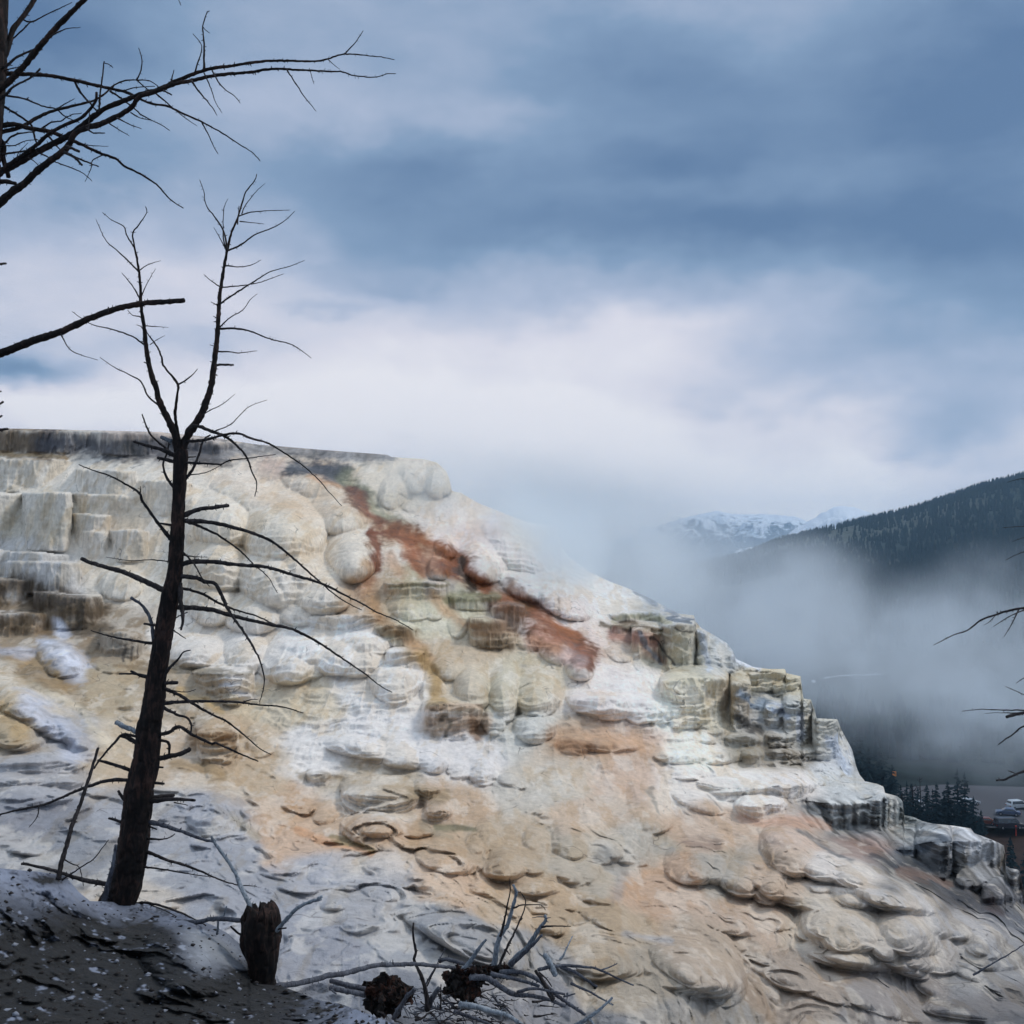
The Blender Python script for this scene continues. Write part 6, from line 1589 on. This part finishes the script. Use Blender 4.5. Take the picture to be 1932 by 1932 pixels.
def build_far_forest():
    """the wooded slopes across the valley: one mass of thousands of small conifers"""
    r = np.random.RandomState(3)
    V, Fc = [], []
    n_tries = 26000
    us = r.uniform(1180, 2500, n_tries)
    Ys = np.where(r.rand(n_tries) < .62, r.uniform(900, 1930, n_tries), np.where(r.rand(n_tries) < .25, r.uniform(1840, 1905, n_tries), r.uniform(285, 900, n_tries)))
    Z, X = valley_height(us, Ys)
    dens = fbm(X / 230, Ys / 230, X * 0, 4, 601) + .34
    meadow = (us > 1560) & (us < 1760) & (Ys > 1780)
    keep = (dens > r.uniform(-.1, .35, n_tries)) & ~(meadow & (r.rand(n_tries) < .75))
    sel = np.where(keep)[0]
    vs, fs = [], []
    off = 0
    for i in sel:
        far = Ys[i] > 900
        h = r.uniform(6, 13)
        w = h * r.uniform(.17, .26)
        x, y, z = X[i], Ys[i], Z[i]
        ns = 5
        a0 = r.uniform(0, 6)
        pts = []
        for (zz, ww) in ((-.02, 1.0), (.38, .55), (.36, .8), (.72, .3)):
            for k in range(ns):
                a_ = a0 + k / ns * 6.283
                j = r.uniform(.75, 1.2)
                pts.append((x + math.cos(a_) * w * ww * j, y + math.sin(a_) * w * ww * j, z + zz * h))
        pts.append((x + r.uniform(-.1, .1) * w, y, z + h))
        vs += pts
        for lv in (0, 2):
            for k in range(ns):
                k2 = (k + 1) % ns
                fs.append((off + lv * ns + k, off + lv * ns + k2, off + (lv + 1) * ns + k2, off + (lv + 1) * ns + k))
        for k in range(ns):
            fs.append((off + 3 * ns + k, off + 3 * ns + (k + 1) % ns, off + 3 * ns + (k + 1) % ns, off + 4 * ns))
        off += len(pts)
    fs = np.array(fs)
    o = mesh_obj('far_forest', np.array(vs), [tuple(int(q) for q in dict.fromkeys(f)) for f in fs.tolist()], M_NEEDLE, smooth=False)
    tag(o, 'dark conifer woods covering the far slope under the steam', 'forest', kind='stuff')


build_far_forest()


# ------------------------------------------------------------------ parking lot
def plain(name, rgb, rough=0.6, metal=0.0, emit=None, spec=0.5):
    m = bpy.data.materials.new(name)
    m.use_nodes = True
    t = NT(m.node_tree)
    P = t.n('ShaderNodeTexCoord').outputs['Object']
    k = t.maprange(t.noise(P, 3.0, 4, 0.6).outputs[0], 0.3, 0.7, 0.85, 1.12)
    c = t.n('ShaderNodeVectorMath', {0: tuple(rgb)}, operation='SCALE')
    t.nt.links.new(k, c.inputs[3])
    b = t.n('ShaderNodeBsdfPrincipled', {'Base Color': c.outputs[0], 'Roughness': rough, 'Metallic': metal, 'Specular IOR Level': spec})
    if emit:
        b.inputs['Emission Color'].default_value = (*rgb, 1)
        b.inputs['Emission Strength'].default_value = emit
    t.n('ShaderNodeOutputMaterial', {0: b.outputs[0]})
    return m


def gp(u, v, dz=0.0):
    """point on the valley floor (raised by dz) seen at (u, v)"""
    z = FLOOR + dz
    p = pos(u, v, 100.0)
    return p * (z / p.z)


def floor_sheet(name, pix, mat, dz, kind='structure'):
    P = [gp(u, v, dz) for u, v in pix]
    o = mesh_obj(name, np.array([tuple(p) for p in P]), [tuple(range(len(P)))], mat, smooth=False)
    me = o.data
    if me.polygons[0].normal.z < 0:
        me.flip_normals()
    return tag(o, kind=kind)


M_ASPH = plain('asphalt', (0.050, 0.052, 0.062), .9)
M_WHITE = plain('road_paint', (.5, .5, .5), .8)
floor_sheet('parking_lot', [(1700, 1486), (1780, 1480), (2100, 1490), (2400, 1500), (2500, 1560), (2050, 1566), (1870, 1562), (1800, 1545), (1720, 1560), (1650, 1560), (1640, 1510)], M_ASPH, 1.35)
trk = [(1553, 1280.5, .8), (1562, 1278.0, 1.2), (1574, 1276.2, .7), (1588, 1274.2, 1.3), (1602, 1274.6, .9), (1614, 1272.8, 1.1), (1628, 1274.0, .7), (1642, 1272.6, 1.5), (1655, 1272.0, 1.2), (1667, 1271.8, .4)]
floor_sheet('path', [(u, v - w) for u, v, w in trk] + [(u, v + w) for u, v, w in reversed(trk)], plain('snow_track', (.46, .50, .56), .9), 2.2)
floor_sheet('path', [(1535 + 4.5 * math.cos(a_ * .785), 1285.5 + 2.6 * math.sin(a_ * .785)) for a_ in range(8)], bpy.data.materials['snow_track'], 2.2)

M_RUB, M_GLASS, M_RIM = plain('tyre_rubber', (.012, .012, .012), .8), plain('car_glass', (.02, .025, .03), .08, spec=.8), plain('wheel_metal', (.4, .4, .42), .35, .8)
M_LAMP_ON = plain('lit_headlamp', (0.9, .95, 1.0), .3, emit=2.2)
M_LAMP = plain('headlamp', (.55, .58, .6), .2)
M_TAIL = plain('tail_lamp', (.30, .02, .015), .3)


def car(u, v, heading, rgb, label, style='saloon', lights=False, dz=1.36):
    body = plain('car_paint', rgb, .28, .35)
    p = gp(u, v, dz)
    o = empty('parked_car', p, heading)
    tag(o, label, 'car', 'cars in the parking lot')
    Lc, H, Wd = (4.6, 1.45, 1.8) if style == 'saloon' else (4.7, 1.85, 1.9) if style == 'suv' else (5.4, 2.1, 2.0)
    hl = Lc / 2
    if style == 'saloon':
        low = [(-hl, .38), (-hl, .72), (-hl + .15, .90), (-1.5, .98), (1.0, .95), (hl - .25, .80), (hl, .62), (hl, .36)]
        cab = [(-1.75, .95), (-1.15, 1.38), (-.9, H), (.35, H), (.55, 1.38), (1.2, .93)]
    elif style == 'suv':
        low = [(-hl, .42), (-hl, .95), (-hl + .1, 1.08), (1.1, 1.08), (hl - .25, .98), (hl, .80), (hl, .40)]
        cab = [(-hl + .12, 1.05), (-hl + .35, 1.70), (-hl + .6, H), (.35, H), (.6, 1.74), (1.3, 1.05)]
    else:
        low = [(-hl, .42), (-hl, 1.1), (-hl + .05, 1.2), (1.5, 1.2), (hl - .3, 1.0), (hl, .85), (hl, .40)]
        cab = [(-hl + .08, 1.15), (-hl + .2, 1.95), (-hl + .4, H), (1.0, H), (1.25, 1.98), (1.95, 1.12)]

    def extrude(prof, w0, w1, name, mat, zsplit=None):
        n = len(prof)
        zmin, zmax = min(q[1] for q in prof), max(q[1] for q in prof)
        V = []
        for s in (-1, 1):
            for inset in (0, .07):
                for (x, z) in prof:
                    t_ = (z - zmin) / (zmax - zmin)
                    w = (w0 + (w1 - w0) * t_) / 2
                    cx = sum(q[0] for q in prof) / n
                    cz = (zmin + zmax) / 2
                    k = 1 - inset
                    V.append((cx + (x - cx) * (k if inset else 1), s * (w - (0 if inset else .06)), cz + (z - cz) * (k if inset else 1)))
        Fc = []
        A, B, C_, D = 0, n, 2 * n, 3 * n      # outer ring -, inset face -, outer ring +, inset face +
        for i in range(n):
            j = (i + 1) % n
            Fc.append((A + i, A + j, C_ + j, C_ + i))
            Fc.append((A + j, A + i, B + i, B + j))
            Fc.append((C_ + i, C_ + j, D + j, D + i))
        Fc.append(tuple(B + i for i in range(n)))
        Fc.append(tuple(D + i for i in reversed(range(n))))
        return mesh_obj(name, np.array(V), Fc, mat, o, smooth=False)
    extrude(low, Wd, Wd * .97, 'body', body)
    extrude(cab, Wd * .93, Wd * .76, 'cabin', body)
    # panes sit just proud of the cabin
    zl, zh = cab[0][1] + .08, H - .14
    for s in (-1, 1):
        y0, y1 = s * (Wd * .465 + .006), s * (Wd * .395 + .006)
        V = [(cab[0][0] + .35, y0, zl), (cab[-1][0] - .3, y0, zl), (cab[-2][0] - .1, y1, zh), (cab[1][0] + .25, y1, zh)]
        V += [(a_, b_ - s * .02, c_) for a_, b_, c_ in V]
        mesh_obj('side_window', np.array(V), [(0, 1, 2, 3), (7, 6, 5, 4), (0, 4, 5, 1), (1, 5, 6, 2), (2, 6, 7, 3), (3, 7, 4, 0)], M_GLASS, o, smooth=False)
    for nm, e0, e1, sg in (('windscreen', cab[-1], cab[-2], 1), ('rear_window', cab[0], cab[1], -1)):
        V = [(e0[0] + sg * .02 - sg * .05, -Wd * .40, e0[1] + .06), (e0[0] + sg * .02 - sg * .05, Wd * .40, e0[1] + .06), (e1[0] + sg * .03, Wd * .34, e1[1] - .02), (e1[0] + sg * .03, -Wd * .34, e1[1] - .02)]
        V += [(a_ - sg * .03, b_, c_) for a_, b_, c_ in V]
        mesh_obj(nm, np.array(V), [(0, 1, 2, 3), (7, 6, 5, 4), (0, 4, 5, 1), (1, 5, 6, 2), (2, 6, 7, 3), (3, 7, 4, 0)], M_GLASS, o, smooth=False)
    for sx in (-1, 1):
        for sy in (-1, 1):
            def disc(name, r_, w, mat, par, yo):
                V, Fc = [], []
                N = 18
                for k in range(N):
                    a_ = k / N * 6.283
                    for yy, rr_ in ((-w / 2, r_ * .92), (-w / 2 + .03, r_), (w / 2 - .03, r_), (w / 2, r_ * .92)):
                        V.append((sx * Lc * .31 + math.cos(a_) * rr_, sy * (Wd / 2 - .1) + yo + yy, .34 + math.sin(a_) * rr_))
                for k in range(N):
                    for q in range(3):
                        Fc.append((k * 4 + q, k * 4 + q + 1, ((k + 1) % N) * 4 + q + 1, ((k + 1) % N) * 4 + q))
                Fc.append(tuple(k * 4 for k in range(N)))
                Fc.append(tuple(k * 4 + 3 for k in reversed(range(N))))
                return mesh_obj(name, np.array(V), Fc, mat, par, smooth=False)
            wh = disc('wheel', .34, .22, M_RUB, o, 0)
            disc('rim', .20, .04, M_RIM, wh, sy * .11)
    for nm, xs_, mt in (('headlight', hl, M_LAMP_ON if lights else M_LAMP), ('tail_light', -hl, M_TAIL)):
        for s in (-1, 1):
            sg = 1 if xs_ > 0 else -1
            c0 = (xs_ - sg * .03, s * Wd * .36, .66 if style == 'saloon' else .80)
            V = [(c0[0] + dx * .05, c0[1] + dy * .20, c0[2] + dz_ * .09) for dx in (-1, 1) for dy in (-1, 1) for dz_ in (-1, 1)]
            mesh_obj(nm, np.array(V), [(0, 1, 3, 2), (4, 6, 7, 5), (0, 4, 5, 1), (2, 3, 7, 6), (0, 2, 6, 4), (1, 5, 7, 3)], mt, o, smooth=False)
    return o


car(1921, 1526, R(12), (.55, .58, .60), 'silver estate car, farthest of the cars at the right edge of the lot', 'suv')
car(1902, 1538, R(160), (.10, .13, .20), 'dark blue car with pale bonnet in the lot before the silver one', 'saloon')
car(1903, 1563, R(5), (.035, .035, .045), 'long dark van nearest the rock at the right edge of the lot', 'van')
car(1856, 1556, R(170), (.20, .06, .04), 'reddish car half hidden left of the dark van', 'saloon')
car(1735, 1528, R(-100), (.30, .32, .35), 'car facing the rock with white headlights among the dark trees', 'suv', lights=True)
car(1828, 1519, R(20), (.42, .45, .48), 'grey car showing behind the tallest ragged pine', 'saloon')
car(1968, 1530, R(12), (.45, .47, .50), 'grey car cut off by the right edge of the picture', 'suv')


def marker_post(u, v, h, rgb, label, name='marker_post', plate=False):
    p = gp(u, v, 1.36)
    o = empty(name, p)
    tag(o, label, 'post' if not plate else 'sign')
    m = plain('marker_paint', rgb, .6)
    V, Fc = cone_trunk(h, .09)
    V[:, :2] = np.sign(V[:, :2]) * np.minimum(np.abs(V[:, :2]), .08)
    mesh_obj('pole', V, Fc, M_BARK if plate else m, o)
    bx = (.5, .04, .55, h - .5) if plate else (.13, .13, .10, h)
    Vb = [(sx * bx[0], sy * bx[1], bx[3] + sz * bx[2]) for sx in (-1, 1) for sy in (-1, 1) for sz in (-1, 1)]
    mesh_obj('sign_plate' if plate else 'cap', np.array(Vb), [(0, 1, 3, 2), (4, 6, 7, 5), (0, 4, 5, 1), (2, 3, 7, 6), (0, 2, 6, 4), (1, 5, 7, 3)], m, o, smooth=False)


marker_post(1917, 1571, 1.2, (.55, .06, .04), 'short red marker post in front of the dark van')
marker_post(1687, 1474, 2.2, (.75, .25, .05), 'small orange sign on a pole beside the dark trees', 'road_sign', True)


# bare trees between the conifers of the lot
for i, (u, v, h) in enumerate([(1722, 1566, 9.0), (1736, 1568, 10.5), (1702, 1566, 7.0), (1760, 1572, 8.5)]):
    Yv = FLOOR * -F / (v - HV)
    o = empty('bare_tree', (0, 0, 0))
    tag(o, ['thin bare tree left of the white headlights', 'taller bare trunk rising over the white headlights', 'short bare sapling behind the fluted grey ledge', 'bare sapling standing in the middle of the lot hedge'][i], 'tree', 'bare trees by the lot')
    r = random.Random(i)
    px = h * F / Yv
    wd = Wood(950 + i)
    wd.limb([(u, v + 4), (u + 1, v - px * .5), (u - 1, v - px)], 1.6, .5, Yv, Yv, spurs=0, kink=.5, sides=6)
    wd.build('trunk', M_BARK, o)
    wd = Wood(970 + i)
    for k in range(16):
        q = r.uniform(.25, .95)
        s = r.choice((-1, 1))
        L = px * .3 * (1.1 - q)
        wd.limb([(u, v - px * q), (u + s * L * .6, v - px * q - L * .3), (u + s * L, v - px * q - L * .9)], .7, .25, Yv, Yv + r.uniform(-1, 1), spurs=0, kink=.6, sides=4)
    wd.build('crown', M_TWIG, o)


# ------------------------------------------------------------------ steam and air
def box(name, lo, hi, mat):
    V = [(x, y, z) for x in (lo[0], hi[0]) for y in (lo[1], hi[1]) for z in (lo[2], hi[2])]
    o = mesh_obj(name, np.array(V), [(0, 1, 3, 2), (4, 6, 7, 5), (0, 4, 5, 1), (2, 3, 7, 6), (0, 2, 6, 4), (1, 5, 7, 3)], mat, smooth=False)
    return tag(o, kind='stuff')


STEAM = [  # u, v, Y, half sizes (across, along, up), density
    (1085, 1020, 78, 8.5, 20, 4.6, .036), (950, 940, 62, 6.5, 12, 3.0, .032), (1300, 1120, 108, 14, 25, 7.5, .048), (1530, 1195, 148, 20, 30, 8.5, .038),
    (1790, 1250, 180, 25, 35, 13.0, .022), (1790, 1380, 200, 22, 28, 7.0, .013), (1960, 1330, 200, 26, 30, 13, .014), (1160, 990, 110, 7, 20, 3.2, .008),
    (1930, 1110, 190, 16, 30, 8, .008), (780, 850, 60, 6, 12, 2.2, .012), (1370, 1062, 130, 15, 22, 3.4, .018),
]


CREST_STEAM = [(870, 925, 37, 3.2, 5, 1.6, .07), (985, 985, 38, 2.6, 5, 1.4, .12), (1080, 1030, 38, 3.2, 5.5, 2.0, .17), (1190, 1090, 40, 3.2, 5, 1.6, .12)]


def build_steam(STEAM, lo, hi, warp, label):
    m = bpy.data.materials.new('steam')
    m.use_nodes = True
    t = NT(m.node_tree)
    P = t.n('ShaderNodeNewGeometry').outputs['Position']
    wob = t.noise(P, 0.5 / warp, 2, 0.6)
    Q = t.vmath('ADD', P, t.vmath('MULTIPLY', t.vmath('SUBTRACT', wob.outputs[1], (.5, .5, .5)), (warp, warp * 1.2, warp * .8)))
    tot = None
    for (u, v, Y, sx, sy, sz, dn) in STEAM:
        c = pos(u, v, Y)
        q = t.vmath('MULTIPLY', t.vmath('SUBTRACT', Q, tuple(c)), (1 / sx, 1 / sy, 1 / sz))
        ln = t.n('ShaderNodeVectorMath', {0: q}, operation='LENGTH').outputs[1]
        g = t.maprange(ln, 1.35, 0.25, 0.0, dn)
        tot = g if tot is None else t.math('ADD', tot, g)
    nz = t.maprange(t.noise(P, 0.8 / warp, 3, 0.6).outputs[0], 0.36, 0.64, 0.0, 2.2)
    d = t.math('MULTIPLY', tot, nz)
    vol = t.n('ShaderNodeVolumePrincipled', {'Color': (0.87, 0.945, 1.0, 1), 'Density': d, 'Anisotropy': 0.2})
    t.n('ShaderNodeOutputMaterial', {1: vol.outputs[0]})
    o = box('steam', lo, hi, m)
    tag(o, label, 'steam')
    return o


build_steam(STEAM, (-25, 47, -50), (140, 250, 26), 11.0, 'white steam drifting from the terraces over the valley')
build_steam(CREST_STEAM, (-7, 30, -5), (12, 46.5, 8), 2.0, 'thin white steam veiling the shoulder of the terraces')


def build_haze():
    m = bpy.data.materials.new('haze')
    m.use_nodes = True
    t = NT(m.node_tree)
    vol = t.n('ShaderNodeVolumePrincipled', {'Color': (0.50, 0.76, 1.0, 1), 'Density': 0.00013, 'Anisotropy': 0.3})
    t.n('ShaderNodeOutputMaterial', {1: vol.outputs[0]})
    tag(box('haze', (-2600, -60, -75), (6000, 6400, 330), m), kind='stuff')


build_haze()
